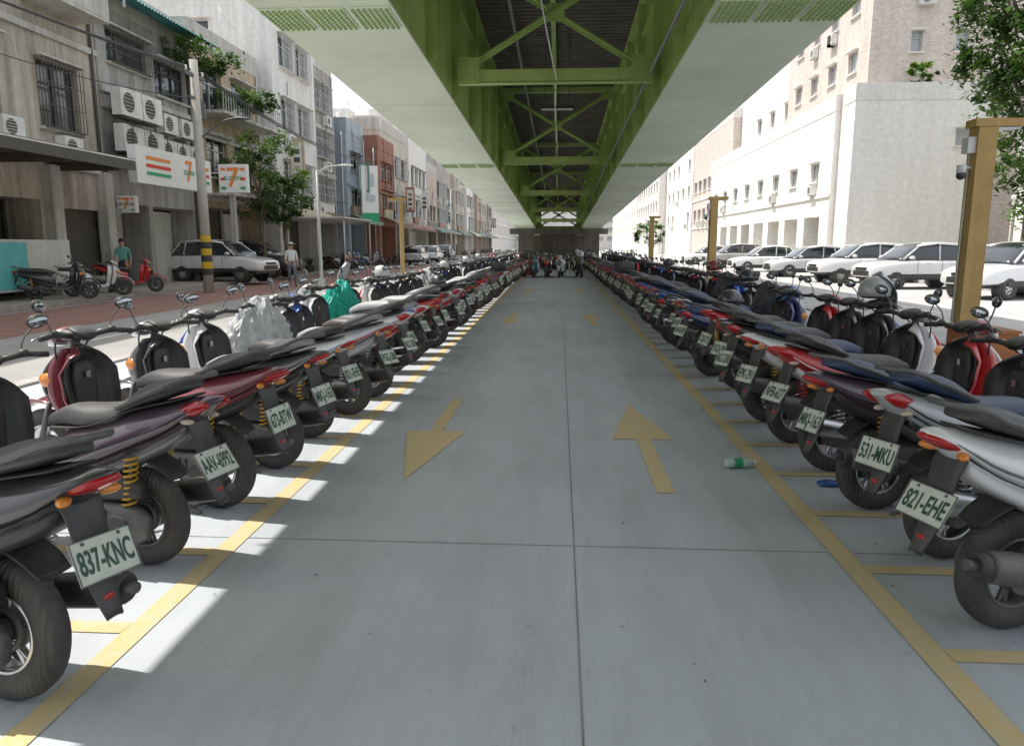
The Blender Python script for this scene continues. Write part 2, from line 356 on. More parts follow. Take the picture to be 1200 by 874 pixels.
cols={'black':(.022,.022,.026),'white':(.80,.80,.80),'silver':(.50,.51,.53),'red':(.55,.015,.02),'wine':(.20,.014,.03),'blue':(.02,.14,.55),'navy':(.015,.03,.14),'gray':(.16,.165,.175),'purple':(.065,.035,.06),'cyan':(.05,.40,.58),'dark':(.055,.057,.062)}
def helmet(parent,loc,c):
    b=MB(); b.ell((0,0,0),(.15,.125,.13),0,n=20,k=12,z0=-.35)
    b.loft([(.06,-.01,.115,.05),(.12,-.01,.1,.045),(.155,-.01,.05,.035)],1,e=2.2)
    b.ell((0,0,-.045),(.135,.11,.02),1)
    o=b.obj('helmet',[paint(c),M_plas],parent); o.location=loc; return o
def cover(parent,c,kind):
    # crumpled tarpaulin: peaked over the handlebar, falling to a wide hem, flat-shaded creases
    st=[(.70,.60,.10,.10),(.80,.66,.22,.26),(.90,.70,.33,.34),(.97,.72,.37,.37),(1.05,.70,.33,.35),(1.18,.62,.22,.30),(1.36,.52,.12,.24)] if kind==0 else [(-.42,.66,.10,.18),(-.28,.62,.18,.24),(.1,.56,.22,.27),(.5,.54,.25,.26),(.8,.62,.31,.34),(.97,.70,.37,.38),(1.18,.58,.24,.36),(1.42,.44,.12,.28)]
    b=MB(); b.loft(st,0,e=1.7,n=40,sub=6,k=.42,sm=False)
    for i,v in enumerate(b.v):
        ang=math.atan2(v.z-.6,v.y)
        fold=abs(math.sin(ang*6+noise.noise(v*3)*5))*-.035
        n=noise.noise(v*5+Vector((kind*9,0,0)))*.06+abs(noise.noise(Vector((v.x*11,v.y*11,v.z*6))))*-.07+fold
        d=Vector((.3*(v.x-.97),v.y,v.z-.6))
        if d.length>0: d.normalize()
        b.v[i]=v+d*(n+.03)
        # triangulate-looking jitter
        b.v[i]+=Vector((R.uniform(-.008,.008),R.uniform(-.008,.008),R.uniform(-.008,.008)))
    f2=[];m2=[];s2=[]
    for f in b.f:
        if len(f)==4: f2+= [[f[0],f[1],f[2]],[f[0],f[2],f[3]]]; m2+=[0,0]; s2+=[False,False]
        else: f2.append(f); m2.append(0); s2.append(False)
    b.f,b.m,b.s=f2,m2,s2
    return b.obj('fabric_cover',[mat('cover_fabric',c,.5,var=.18,scale=8,bump=.4,bscale=22)],parent)
def scooter(x,y,heading,c1='black',c2='gray',seat=(.03,.03,.032),var=0,z=0,plate=None,sc=1,lean=0,sp=None):
    o=bpy.data.objects.new('motor_scooter',variants[var]); scene.collection.objects.link(o)
    ms=list(defm); ms[0]=paint(cols[c1]); ms[1]=paint(cols[c2]); ms[2]=seatm(seat); ms[9]=springs[R.randrange(4) if sp is None else sp]
    if R.random()<.3: ms[6]=M_metal
    for i,m in enumerate(ms):
        o.material_slots[i].link='OBJECT'; o.material_slots[i].material=m
    o.location=(x,y,z); o.rotation_euler=(lean,0,heading); o.scale=(sc,)*3
    p=bpy.data.objects.new('license_plate',plates[R.randrange(len(plates)) if plate is None else plate]); scene.collection.objects.link(p)
    p.parent=o; p.location=(-.440,0,.565); p.rotation_euler=(rad(R.uniform(-3,3)),rad(26+R.uniform(-6,8)),rad(R.uniform(-4,4)))
    return o
seats=[(.03,.03,.033)]*3+[(.08,.08,.085),(.16,.16,.165),(.05,.04,.04)]
Lp=[('black','dark',0,3),('purple','gray',4,2),('wine','black',0,8),('dark','silver',6,5),('white','blue',0,0),('silver','red',6,6),('white','red',4,9),('blue','white',4,1),('white','silver',2,10),('red','white',0,4),('black','silver',3,7),('white','red',4,0),('navy','silver',1,2)]
pal=['black','black','dark','white','white','silver','white','red','navy','blue','gray','cyan','red','silver','black']
palR=['black','black','dark','navy','gray','red','white','blue','navy','black','silver','dark','red']
vr=[0,0,6,2,3,4,4,6,6,5,0,1,2]
y=2.16; i=0
while y<46:
    if i<len(Lp): c1,c2,va,pn=Lp[i]
    else: c1=R.choice(pal); c2=R.choice(['black','gray','silver','white','red','blue',c1]); va=R.choice(vr); pn=None
    s=R.choice(seats) if i>2 else (.04,.04,.045)
    if i>2 and R.random()<.6: s=(.40,.40,.41)  # pale vinyl: sun gleam on left-row seats put into the colour
    xx=-1.82 if i==0 else -1.93+R.uniform(-.08,.06)
    o=scooter(xx,y,rad(180-14+R.uniform(-4,4)),c1,c2,s,va,plate=pn,sc=R.uniform(.94,1.01),lean=R.uniform(-.03,.06),sp=0 if i==1 else None)
    if i==5: cover(o,(.50,.51,.52),0)
    if i==9: cover(o,(.0,.36,.27),0)
    if i==17: cover(o,(.45,.45,.45),1)
    if i in(12,14,20,25,31): helmet(o,(.95 if i!=14 else .2,.0,1.08 if i!=14 else .90),(.05,.05,.06) if i==14 else (.6,.6,.6))
    y+=R.uniform(.70,.82) if i else 1.06; i+=1
Rp=[('white','gray',6,0),('silver','black',4,1),('purple','dark',0,5),('red','white',4,4),('white','red',6,7),('black','blue',3,9),('dark','silver',0,6),('red','black',4,10),('navy','silver',2,2),('blue','white',6,3)]
y=2.86; i=0
while y<46:
    if i<len(Rp): c1,c2,va,pn=Rp[i]
    else: c1=R.choice(palR); c2=R.choice(['black','gray','silver','red','blue',c1]); va=R.choice(vr); pn=None
    s=R.choice([(.04,.07,.16),(.03,.03,.035),(.02,.05,.13),(.05,.05,.055)])
    o=scooter(1.86+R.uniform(-.08,.08),y,rad(14+R.uniform(-5,5)),c1,c2,s,va,plate=pn,sc=R.uniform(.94,1.01),lean=R.uniform(-.06,.03))
    if i in(5,8,11,15,22): helmet(o,(.96,.0,1.10) if i!=8 else (.2,0,.9),R.choice([(.03,.03,.035),(.4,.4,.4),(.3,.02,.02)]))
    if i in(10,13): cover(o,(.07,.07,.08),0)
    y+=R.uniform(.67,.78); i+=1
for k,(yy,x0,x1) in enumerate([(36.2,-1.2,1.3),(47.5,-4.4,4.4),(50,-4.4,4.4)]):
    x=x0
    while x<x1:
        c1=R.choice(pal); scooter(x,yy+R.uniform(-.2,.2),rad(-90+R.uniform(-10,10)),c1,R.choice(['black','red','gray']),(.03,.03,.03),R.choice([0,1,2,3,4,6])); x+=R.uniform(.6,.75)
for (x,yy,h,c1,c2,va,zz) in [(-14.1,22.6,20,'red','black',0,.03),(-14.0,20.6,35,'white','silver',1,.03),(-14.2,19.3,25,'black','gray',2,.03),(-13.9,44,0,'black','red',1,.03),(-13.9,45,0,'white','red',2,.03),(-13.9,46,5,'gray','red',0,.03),(-13.9,47,-5,'blue','gray',0,.03),(-13.9,52,0,'silver','gray',0,.03),(-13.9,53,0,'black','gray',1,.03)]:
    scooter(x,yy,rad(h),c1,c2,(.03,.03,.03),va,z=zz)
# ---------------------------------------------------------------- ground
def sheet(name,x0,x1,y0,y1,z,m):
    b=MB(); b.add([(x0,y0,z),(x1,y0,z),(x1,y1,z),(x0,y1,z)],[(0,1,2,3)],0,False); return b.obj(name,[m])
M_asph=mat('asphalt',(.2,.198,.19),.9,var=.25,scale=.7,bump=.4,bscale=120)
sheet('ground',-500,500,-200,900,-.104,M_asph)
sheet('road',-13.2,-5.9,-40,260,-.1,mat('road_pale_concrete',(.38,.37,.35),.9,var=.16,scale=.5,bump=.3,bscale=120))
sheet('road',6.1,15.2,-40,260,-.1,mat('asphalt_pale',(.46,.45,.44),.9,var=.15,scale=.6))
M_redp=mat('red_paving',(.36,.19,.15),.85,var=.2,scale=2,brick=(.3,.15,.012,1))
b=MB(); b.add([(-12.9,6,-.096),(-9.6,6,-.096),(-9.6,60,-.096),(-12.9,60,-.096)],[(0,1,2,3)],0,False); b.obj('red_pavement',[M_redp])
def concrete(name,col):
    m=bpy.data.materials.new(name); m.use_nodes=True; nt=m.node_tree; N=nt.nodes; L=nt.links; b=N['Principled BSDF']
    b.inputs['Roughness'].default_value=.6; b.inputs['Specular IOR Level'].default_value=.35
    g=N.new('ShaderNodeNewGeometry')
    def nz(sc,det,vec=None,ro=.6):
        n=N.new('ShaderNodeTexNoise'); n.inputs['Scale'].default_value=sc; n.inputs['Detail'].default_value=det; n.inputs['Roughness'].default_value=ro
        L.new(vec or g.outputs['Position'],n.inputs['Vector']); return n.outputs['Fac']
    def ramp(f,p0,p1,c0,c1):
        r=N.new('ShaderNodeValToRGB'); r.color_ramp.elements[0].position=p0; r.color_ramp.elements[1].position=p1
        r.color_ramp.elements[0].color=(*c0,1); r.color_ramp.elements[1].color=(*c1,1); L.new(f,r.inputs[0]); return r.outputs[0]
    def mul(a,c):
        x=N.new('ShaderNodeMixRGB'); x.blend_type='MULTIPLY'; x.inputs[0].default_value=1; L.new(a,x.inputs[1]); L.new(c,x.inputs[2]); return x.outputs[0]
    base=ramp(nz(.45,8),.3,.7,[c*.88 for c in col],[c*1.07 for c in col])
    mp=N.new('ShaderNodeMapping'); mp.inputs['Scale'].default_value=(60,1.2,1); L.new(g.outputs['Position'],mp.inputs[0])
    base=mul(base,ramp(nz(1.5,5,mp.outputs[0]),.3,.7,(.93,.93,.93),(1,1,1)))
    mp2=N.new('ShaderNodeMapping'); mp2.inputs['Scale'].default_value=(2.2,.35,1); L.new(g.outputs['Position'],mp2.inputs[0])
    base=mul(base,ramp(nz(1.2,8,mp2.outputs[0],.7),.36,.55,(.86,.86,.85),(1,1,1)))
    base=mul(base,ramp(nz(14,4),.22,.36,(.75,.74,.72),(1,1,1)))
    base=mul(base,ramp(nz(150,2),.3,.7,(.88,.88,.88),(1.0,1.0,1.0)))
    base=mul(base,ramp(nz(3.2,6,None,.8),.30,.36,(.84,.83,.81),(1,1,1)))
    L.new(base,b.inputs['Base Color'])
    bp=N.new('ShaderNodeBump'); bp.inputs['Strength'].default_value=.3; bp.inputs['Distance'].default_value=.004
    L.new(nz(180,3),bp.inputs['Height']); L.new(bp.outputs[0],b.inputs['Normal'])
    return m
M_conc=concrete('concrete_slab',(.60,.635,.675))
b=MB(); b.box((0,10,-.1),(11.6,110,.2),0); b.obj('parking_pavement',[M_conc])
b=MB(); b.box((-5.81,10,-.09),(.2,110,.24),0); b.box((5.93,10,-.09),(.24,110,.24),0); b.obj('kerb',[mat('kerb_concrete',(.5,.49,.46),.8,streak=.3,bump=.3)])
b=MB(); b.box((-16,100,-.05),(5.4,240,.16),0); b.obj('pavement',[mat('pavement_tiles',(.48,.43,.38),.85,brick=(.3,.3,.01,1),var=.2)])
b=MB(); b.box((16.6,100,-.05),(2.6,240,.16),0); b.obj('pavement',[mat('pavement_tiles_pale',(.6,.58,.55),.85,brick=(.3,.3,.01,1),var=.15)])
b=MB()
for k in range(-3,20): b.add([(-8.0,k*6,-.094),(-7.88,k*6,-.094),(-7.88,k*6+3,-.094),(-8.0,k*6+3,-.094)],[(0,1,2,3)],0,False); b.add([(9.0,k*6,-.094),(9.12,k*6,-.094),(9.12,k*6+3,-.094),(9.0,k*6+3,-.094)],[(0,1,2,3)],0,False)
b.obj('road_marking',[mat('white_road_paint',(.75,.75,.72),.7,var=.15)])
def yellow():
    m=bpy.data.materials.new('yellow_paint_worn'); m.use_nodes=True; nt=m.node_tree; N=nt.nodes; L=nt.links; b=N['Principled BSDF']; b.inputs['Roughness'].default_value=.65
    g=N.new('ShaderNodeNewGeometry')
    n=N.new('ShaderNodeTexNoise'); n.inputs['Scale'].default_value=11; n.inputs['Detail'].default_value=12; n.inputs['Roughness'].default_value=.85; L.new(g.outputs['Position'],n.inputs['Vector'])
    r=N.new('ShaderNodeValToRGB'); e=r.color_ramp.elements; e[0].position=.42; e[1].position=.52; e[0].color=(.60,.57,.47,1); e[1].color=(.70,.50,.20,1); L.new(n.outputs['Fac'],r.inputs[0])
    n2=N.new('ShaderNodeTexNoise'); n2.inputs['Scale'].default_value=1.2; n2.inputs['Detail'].default_value=5; L.new(g.outputs['Position'],n2.inputs['Vector'])
    x=N.new('ShaderNodeMixRGB'); x.inputs[2].default_value=(.66,.54,.32,1); L.new(n2.outputs['Fac'],x.inputs[0]); L.new(r.outputs[0],x.inputs[1]); L.new(x.outputs[0],b.inputs['Base Color'])
    return m
M_yel=yellow()
b=MB(); Z=.004
def q(x0,x1,y0,y1,z=Z,mm=0): b.add([(x0,y0,z),(x1,y0,z),(x1,y1,z),(x0,y1,z)],[(0,1,2,3)],mm,False)
q(1.35,1.455,-3,34.6); q(-1.70,-1.60,-3,34.6)
yy=1.1
while yy<34:
    for (xa,xb) in((1.457,3.9),(-1.702,-3.9)): b.add([(xa,yy,Z),(xb,yy,Z),(xb,yy+.085,Z),(xa,yy+.085,Z)],[(0,1,2,3)],0,False)
    yy+=.74
def arrow(cx,y0,y1):
    s=1 if y1>y0 else -1; L=abs(y1-y0); P=[(-.055,0),(.055,0),(.055,L*.5),(.24,L*.5),(0,L),(-.24,L*.5),(-.055,L*.5)]
    b.add([(cx+p[0],y0+s*p[1],Z) for p in P],[(0,1,2,3,4,5,6)],0,False)
for k in range(3): arrow(-.99,7.1+k*9.5,4.55+k*9.5); arrow(.67,4.4+k*9.5,6.95+k*9.5)
b.obj('lane_marking',[M_yel])
b=MB()
q(.086,.092,-5,35,.002)
for yj in(-1.5,3.55,8.6,13.7,18.8,23.9,29): q(-5.6,.085,yj,yj+.006,.002); q(.093,5.7,yj,yj+.006,.002)
b.obj('slab_joint',[mat('joint_dirt',(.28,.28,.275),.9,var=.5,scale=6)])
b=MB()
for k in range(170):
    x=R.uniform(-3.8,4.2); y0=R.uniform(1.5,14); s=R.uniform(.004,.014); a=R.uniform(0,6)
    if abs(x)<1.2 and R.random()<.6: continue
    b.add([(x+s*math.cos(a),y0+s*math.sin(a),.006),(x+s*.5*math.cos(a+1.6),y0+s*.5*math.sin(a+1.6),.012),(x-s*math.cos(a),y0-s*math.sin(a),.007),(x+s*.5*math.cos(a-1.6),y0+s*.5*math.sin(a-1.6),.008)],[(0,1,2,3)],0,False)
b.obj('leaf_litter',[mat('dry_leaf',(.1,.075,.04),.8,var=.4)])
b=MB(); b.tube([(0,0,0),(.005,0,0),(.03,0,0),(.09,0,0),(.14,0,0),(.175,0,0),(.2,0,0)],[.02,.031,.033,.031,.033,.026,.013],0,n=16)
b.tube([(.2,0,0),(.225,0,0)],.015,1,n=12); b.tube([(.06,0,0),(.12,0,0)],.0338,2,n=16,cap=False)
o=b.obj('plastic_bottle',[mat('bottle_plastic',(.65,.8,.75),.15,var=.1,trans=.3),mat('bottle_cap',(.7,.7,.7),.4),mat('bottle_label',(.03,.35,.15),.4)]); o.location=(1.14,4.95,.036); o.rotation_euler=(0,0,rad(8))
b=MB(); b.ell((0,0,0),(.08,.035,.02),0,n=12)
for i_,v in enumerate(b.v): b.v[i_]=v*(1+.5*noise.noise(v*40))
o=b.obj('crumpled_wrapper',[mat('blue_wrapper',(.03,.1,.3),.4)]); o.location=(1.72,4.6,.02)
# ---------------------------------------------------------------- bridge
SL=-.026
def bz(z,y): return z+SL*y
M_gr=mat('green_bridge_paint',(.42,.56,.17),.5,var=.12,scale=.6,streak=.16)
M_grp=mat('green_paint_bounce_lit',(.76,.82,.64),.5,var=.16,scale=.35)  # girder undersides: light bounced off the ground painted in as paler green
M_bolt=mat('green_bolts',(.32,.46,.15),.5)
M_deck=mat('steel_deck_dark',(.15,.125,.115),.6,var=.3,scale=1.5,streak=.2)
M_dc=mat('bridge_concrete',(.5,.49,.46),.8,streak=.3)
b=MB()
Y0,Y1=-26,86
ZB=4.8; ZT=7.75
def beam(x0,x1,z0,z1,m,ya=Y0,yb=Y1):
    vs=[(x,y,bz(z,y)) for y in(ya,yb) for z in(z0,z1) for x in(x0,x1)]
    b.add(vs,[(0,1,3,2),(4,6,7,5),(0,4,5,1),(2,3,7,6),(0,2,6,4),(1,5,7,3)],m,False)
for (xo,xi) in((-4.0,-2.2),(3.75,1.95)):
    s=1 if xi>xo else -1
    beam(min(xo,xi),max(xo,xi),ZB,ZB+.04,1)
    beam(xi-s*.07-.012,xi-s*.07+.012,ZB+.04,ZT,0)
    beam(xo+s*.07-.012,xo+s*.07+.012,ZB+.04,ZT,0)
    beam(min(xo,xi)-.1,max(xo,xi)+.1,ZT,ZT+.04,0)
    yk=Y0; xw=xi-s*.058
    while yk<Y1:
        b.box((xw+s*.09,yk,bz((ZB+ZT)/2,yk)),(.18,.02,ZT-ZB-.2),0)
        b.box((xo+s*.058-s*.08,yk,bz((ZB+ZT)/2,yk)),(.16,.02,ZT-ZB-.2),0)
        vs=[(x,yk+c,bz(ZB-dz,yk)) for dz in(0,.006) for c in(0,.03) for x in(min(xo,xi)+.01,max(xo,xi)-.01)]
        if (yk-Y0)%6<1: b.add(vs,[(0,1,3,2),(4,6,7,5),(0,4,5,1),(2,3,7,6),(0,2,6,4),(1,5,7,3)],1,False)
        yk+=3
    beam(min(xw+s*.002,xw+s*.12),max(xw+s*.002,xw+s*.12),6.9,6.92,0)
    for ys in(-4.5,10.5,25.5,40.5,55.5):
        for g in range(3):
            wd=abs(xi-xo)/3; cx=min(xo,xi)+wd*(g+.5)
            vs=[(cx+a*wd*.44,ys+c*.42,bz(ZB-dz,ys+c*.42)) for dz in(.003,.022) for c in(-1,1) for a in(-1,1)]
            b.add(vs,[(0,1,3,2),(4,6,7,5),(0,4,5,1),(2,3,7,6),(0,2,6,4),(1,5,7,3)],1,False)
            if 0<ys<30:
                for ix in range(7):
                    for iy in range(9):
                        px=cx+(ix-3)*wd*.125; py=ys+(iy-4)*.092
                        z0=bz(ZB-.022,py); b.cyl((px,py,z0),(px,py,z0-.025),.024,2,n=6)
        b.box((xw+s*.012,ys,bz((ZB+ZT)/2,ys)),(.02,.7,ZT-ZB-.5),0)
        if 0<ys<30:
            for iz in range(18):
                for iy in range(6):
                    py=ys+(iy-2.5)*.11; pz=bz(ZB+.4+iz*.13,py); b.cyl((xw+s*.022,py,pz),(xw+s*.045,py,pz),.022,2,n=6)
xl,xr=-2.06,1.81
def lbeam(p0,p1,w,m=0):
    p0=Vector(p0);p1=Vector(p1);t=(p1-p0);L_=t.length;t.normalize(); u=Vector((0,1,0)); n=t.cross(u).normalized()
    b.box((p0+p1)/2,(L_,w,.02),m,ax=(t,u,n)); b.box((p0+p1)/2+u*(w/2-.01),(L_,.018,w*.9),m,ax=(t,u,n))
for yf in(-8.5,3.5,15.5,27.5,39.5,51.5,63.5,75.5):
    z0=bz(ZB+.28,yf); z1=bz(ZT-.25,yf)
    b.box(((xl+xr)/2,yf,z0),(xr-xl,.24,.025),0); b.box(((xl+xr)/2,yf-.11,z0+.12),(xr-xl,.02,.24),0); b.box(((xl+xr)/2,yf,z0+.24),(xr-xl,.2,.02),0)
    b.box(((xl+xr)/2,yf,z1+.1),(xr-xl,.22,.16),0)
    lbeam((xl+.1,yf-.02,z0+.26),(xr-.1,yf-.02,z1),.15); lbeam((xr-.1,yf+.16,z0+.26),(xl+.1,yf+.16,z1),.15)
    for s,x in((1,xl),(-1,xr)):
        b.box((x+s*.22,yf-.135,z0+.22),(.44,.016,.5),0); b.box((x+s*.2,yf-.02,z1-.05),(.4,.016,.4),0)
        if 0<yf<30:
            for c in range(3):
                for r_ in range(4): b.cyl((x+s*(.1+c*.12),yf-.143,z0+.05+r_*.11),(x+s*(.1+c*.12),yf-.165,z0+.05+r_*.11),.02,2,n=6)
    b.box(((xl+xr)/2,yf+.07,(z0+z1)/2+.12),(.34,.016,.34),0)
vs=[];fs=[];pts=[];yk=Y0
prof=[(0,0),(.10,0),(.14,.07),(.24,.07)]
while yk<Y1:
    for (dy,dzz) in prof: pts.append((yk+dy,ZT-.02+dzz))
    yk+=.28
for (yq,zq) in pts: vs+=[(-5.2,yq,bz(zq+.06,yq)),(5.1,yq,bz(zq+.06,yq))]
for j in range(len(pts)-1): fs.append((2*j,2*j+1,2*j+3,2*j+2))
b.add(vs,fs,3,False)
beam(-5.4,5.25,ZT+.16,ZT+.42,4)
beam(-5.4,-5.2,ZT+.42,ZT+1.3,4); beam(5.0,5.25,ZT+.42,ZT+1.3,4)
beam(-.28,-.16,ZT-.12,ZT,0)
b.tube([(-1.2,Y0,bz(7.4,Y0)),(-1.2,Y1,bz(7.4,Y1))],.04,5,n=8); b.tube([(1.72,Y0,bz(5.2,Y0)),(1.72,Y1,bz(5.2,Y1))],.03,5,n=6)
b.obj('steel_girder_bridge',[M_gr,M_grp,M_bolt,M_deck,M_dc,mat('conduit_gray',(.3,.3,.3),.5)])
b=MB(); b.tube([(-.6,8,bz(7.6,8)),(-.5,10,6.9),(-.42,13,5.9),(-.1,15.3,4.72),(-.1,15.9,5.0),(-.15,20,4.9),(-.1,27,4.8)],.014,0,n=6,sub=8); b.obj('hanging_cable',[mat('pale_cable',(.7,.7,.68),.5)])
b=MB(); b.box((0,0,0),(.9,.14,.08),0); b.box((0,0,-.05),(.8,.09,.03),1); b.tube([(-.3,0,.04),(-.3,0,2.2)],.01,0); b.tube([(.3,0,.04),(.3,0,2.2)],.01,0); o=b.obj('under_bridge_lamp',[M_plas,M_plate]); o.location=(-.1,20,5.0)
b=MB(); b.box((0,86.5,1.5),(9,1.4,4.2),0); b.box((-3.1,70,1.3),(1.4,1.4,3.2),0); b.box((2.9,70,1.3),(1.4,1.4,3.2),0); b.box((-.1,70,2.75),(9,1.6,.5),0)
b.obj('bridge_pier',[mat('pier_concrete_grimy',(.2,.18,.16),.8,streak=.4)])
b=MB(); b.loft([(0,.1,.22,.2),(0,.5,.27,.25),(0,.95,.3,.28)],0,axis='z',e=4); b.loft([(0,.96,.31,.29),(0,1.02,.3,.28),(0,1.1,.15,.15)],0,axis='z',e=4); b.cyl((-.2,-.28,.1),(-.2,-.22,.1),.1,1); b.cyl((-.2,.28,.1),(-.2,.22,.1),.1,1)
o=b.obj('recycling_bin',[mat('pink_plastic',(.6,.16,.12),.5),M_tyre]); o.location=(-1.45,35.6,0)
# ---------------------------------------------------------------- posts w/ security camera
M_post=mat('ochre_post_paint',(.50,.32,.11),.55,var=.12,streak=.2)
def post(x,y,h=3,side=1,w=.24):
    b=MB(); b.box((0,0,h/2),(w,w,h),0); b.box((0,0,.03),(w+.14,w+.14,.05),2)
    b.box((side*.14,0,h+.055),(.62,.26,.1),0); b.box((side*.16,0,h-.012),(.5,.2,.02),3)
    if w>.2:
        b.box((-.17,0,h-.22),(.1,.16,.2),1)
        b.tube([(-.1,-.02,h-.5),(-.26,-.05,h-.5)],.02,1); b.tube([(-.26,-.05,h-.47),(-.26,-.05,h-.57)],.06,1,n=14); b.ell((-.26,-.05,h-.6),(.058,.058,.06),2)
    b.tube([(-w/2-.01,.04,h-.3),(-w/2-.02,.04,1.2),(-w/2-.015,.04,.1)],.012,1)
    o=b.obj('security_camera_post',[M_post,mat('white_casing',(.7,.7,.7),.4),M_plas,M_hl]); o.location=(x,y,0); return o
post(5.5,10.4); post(5.2,26); post(5.2,43); post(-5.5,26,3,-1,.12)
b=MB(); b.box((0,0,.28),(.5,.5,.56),0); b.box((0,0,.575),(.54,.54,.03),0)
for k in range(4): b.box((0,-.255,.1+k*.13),(.44,.02,.05),0)
o=b.obj('storage_crate',[mat('orange_brown_crate',(.42,.15,.05),.6)]); o.location=(4.7,8.5,0)
# ---------------------------------------------------------------- buildings
M_win=mat('window_glass',(.05,.06,.07),.08,var=.5,scale=.8,coat=.5)
M_winp=mat('window_glass_pale',(.42,.44,.46),.15,var=.3,scale=.8,coat=.5)  # pale base colour stands for bright reflections in the right-hand glass
M_fr=mat('window_frame',(.55,.55,.54),.45)
M_frd=mat('dark_frame',(.09,.08,.07),.5)
M_slab=mat('trim_concrete',(.6,.58,.54),.8,streak=.35)
M_slabw=mat('trim_white',(.84,.82,.79),.8,streak=.1)
M_ac=mat('ac_casing',(.76,.76,.73),.5,streak=.15)
M_dark=mat('dark_interior',(.10,.088,.075),.8,var=.4,scale=.9)
def facade(b,o,u,n,W,H,wins,depth=.2,sill=True):
    o=Vector(o);u=Vector(u);n=Vector(n);z=Vector((0,0,1))
    us=sorted({0,W,*[w[0] for w in wins],*[w[1] for w in wins]}); vs=sorted({0,H,*[w[2] for w in wins],*[w[3] for w in wins]})
    P=lambda a,c,d=0:o+u*a+z*c-n*d
    for i in range(len(us)-1):
        for j in range(len(vs)-1):
            cu=(us[i]+us[i+1])/2;cv=(vs[j]+vs[j+1])/2
            if any(w[0]<cu<w[1] and w[2]<cv<w[3] for w in wins): continue
            b.add([P(us[i],vs[j]),P(us[i+1],vs[j]),P(us[i+1],vs[j+1]),P(us[i],vs[j+1])],[(0,1,2,3)],0,False)
    for w in wins:
        a,c,d,e=w[:4]; kind=w[4] if len(w)>4 else 'w'; dp=depth if kind!='s' else 1.2
        b.add([P(a,d),P(c,d),P(c,e),P(a,e),P(a,d,dp),P(c,d,dp),P(c,e,dp),P(a,e,dp)],[(0,1,5,4),(1,2,6,5),(2,3,7,6),(3,0,4,7)],0,False)
        b.add([P(a,d,dp),P(c,d,dp),P(c,e,dp),P(a,e,dp)],[(0,1,2,3)],1 if kind!='d' and kind!='s' else 5,False)
        ax=(u,n,z)
        if kind in('w','g'):
            t=.05; nm=max(1,round((c-a)/.9))
            for k in range(nm+1):
                uu=a+t/2+(c-a-t)*k/nm; b.box(P(uu,(d+e)/2,dp-.035),(t,.05,e-d),2,ax=ax)
            for vv in(d+t/2,e-t/2,d+(e-d)*.68): b.box(P((a+c)/2,vv,dp-.03),(c-a-t,.045,t),2,ax=ax)
            if sill: b.box(P((a+c)/2,d-.04,-.06),(c-a+.2,.16,.07),3,ax=ax); b.box(P((a+c)/2,e+.06,-.14),(c-a+.25,.3,.06),3,ax=ax)
            if kind=='g':
                nb=int((c-a)/.14)
                for k in range(nb+1): b.box(P(a+(c-a)*k/nb,(d+e)/2,-.22),(.018,.018,e-d),2,ax=ax)
                for vv in(d,d+(e-d)/3,d+(e-d)*2/3,e): b.box(P((a+c)/2,vv,-.21),(c-a,.02,.025),2,ax=ax)
                b.box(P((a+c)/2,d-.01,-.12),(c-a,.22,.02),2,ax=ax)
        if kind=='s':
            nseg=int((c-a)/2.2)+1
            for k in range(nseg+1): b.box(P(a+.05+(c-a-.1)*k/nseg,(d+e)/2,dp-.1),(.08,.08,e-d),2,ax=ax)
            for k in range(nseg):
                if R.random()<.55:
                    ua=a+(c-a)*k/nseg; ub=a+(c-a)*(k+1)/nseg; lo=d if R.random()<.6 else d+(e-d)*.55
                    nr=int((e-lo)/.14)
                    for r_ in range(nr): b.box(P((ua+ub)/2,lo+.07+r_*.14,dp-.16),(ub-ua-.12,.05 if r_%2 else .03,.135),4,ax=ax)
def acunit(b,p,u,n,s=1,m=4):
    p=Vector(p);u=Vector(u);n=Vector(n);z=Vector((0,0,1)); ax=(u,n,z)
    b.box(p+n*.2,(.85*s,.34,.6*s),m,ax=ax); b.cyl(p+n*.371-u*.12*s,p+n*.38-u*.12*s,.22*s,5,n=18)
    for k in range(5): b.box(p+n*.385-u*.12*s+z*(k-2)*.08*s,(.42*s,.008,.012),m,ax=ax)
    b.box(p+n*.12-z*.33*s,(.7*s,.4,.03),2,ax=ax)
def rows(W,zs,n,ww,wh,kind='w',mg=.8,skip=0):
    out=[]
    for zz in zs:
        for k in range(n):
            if R.random()<skip: continue
            c=mg+(W-2*mg)*(k+.5)/n; out.append((c-ww/2,c+ww/2,zz,zz+wh,kind))
    return out
FA={'+x':lambda x0,x1,y0,y1:((x1,y0),(0,1,0),(1,0,0),y1-y0),'-x':lambda x0,x1,y0,y1:((x0,y0),(0,1,0),(-1,0,0),y1-y0),'-y':lambda x0,x1,y0,y1:((x0,y0),(1,0,0),(0,-1,0),x1-x0),'+y':lambda x0,x1,y0,y1:((x0,y1),(1,0,0),(0,1,0),x1-x0)}
AW=[mat('awning_slate',(.28,.33,.40),.6,streak=.3),mat('awning_rust',(.38,.20,.15),.6,streak=.3),mat('awning_green',(.22,.36,.29),.6,streak=.3),mat('awning_white',(.75,.74,.70),.6,streak=.25),mat('awning_tan',(.55,.47,.33),.6,streak=.25),mat('awning_brown',(.25,.18,.13),.6,streak=.25)]
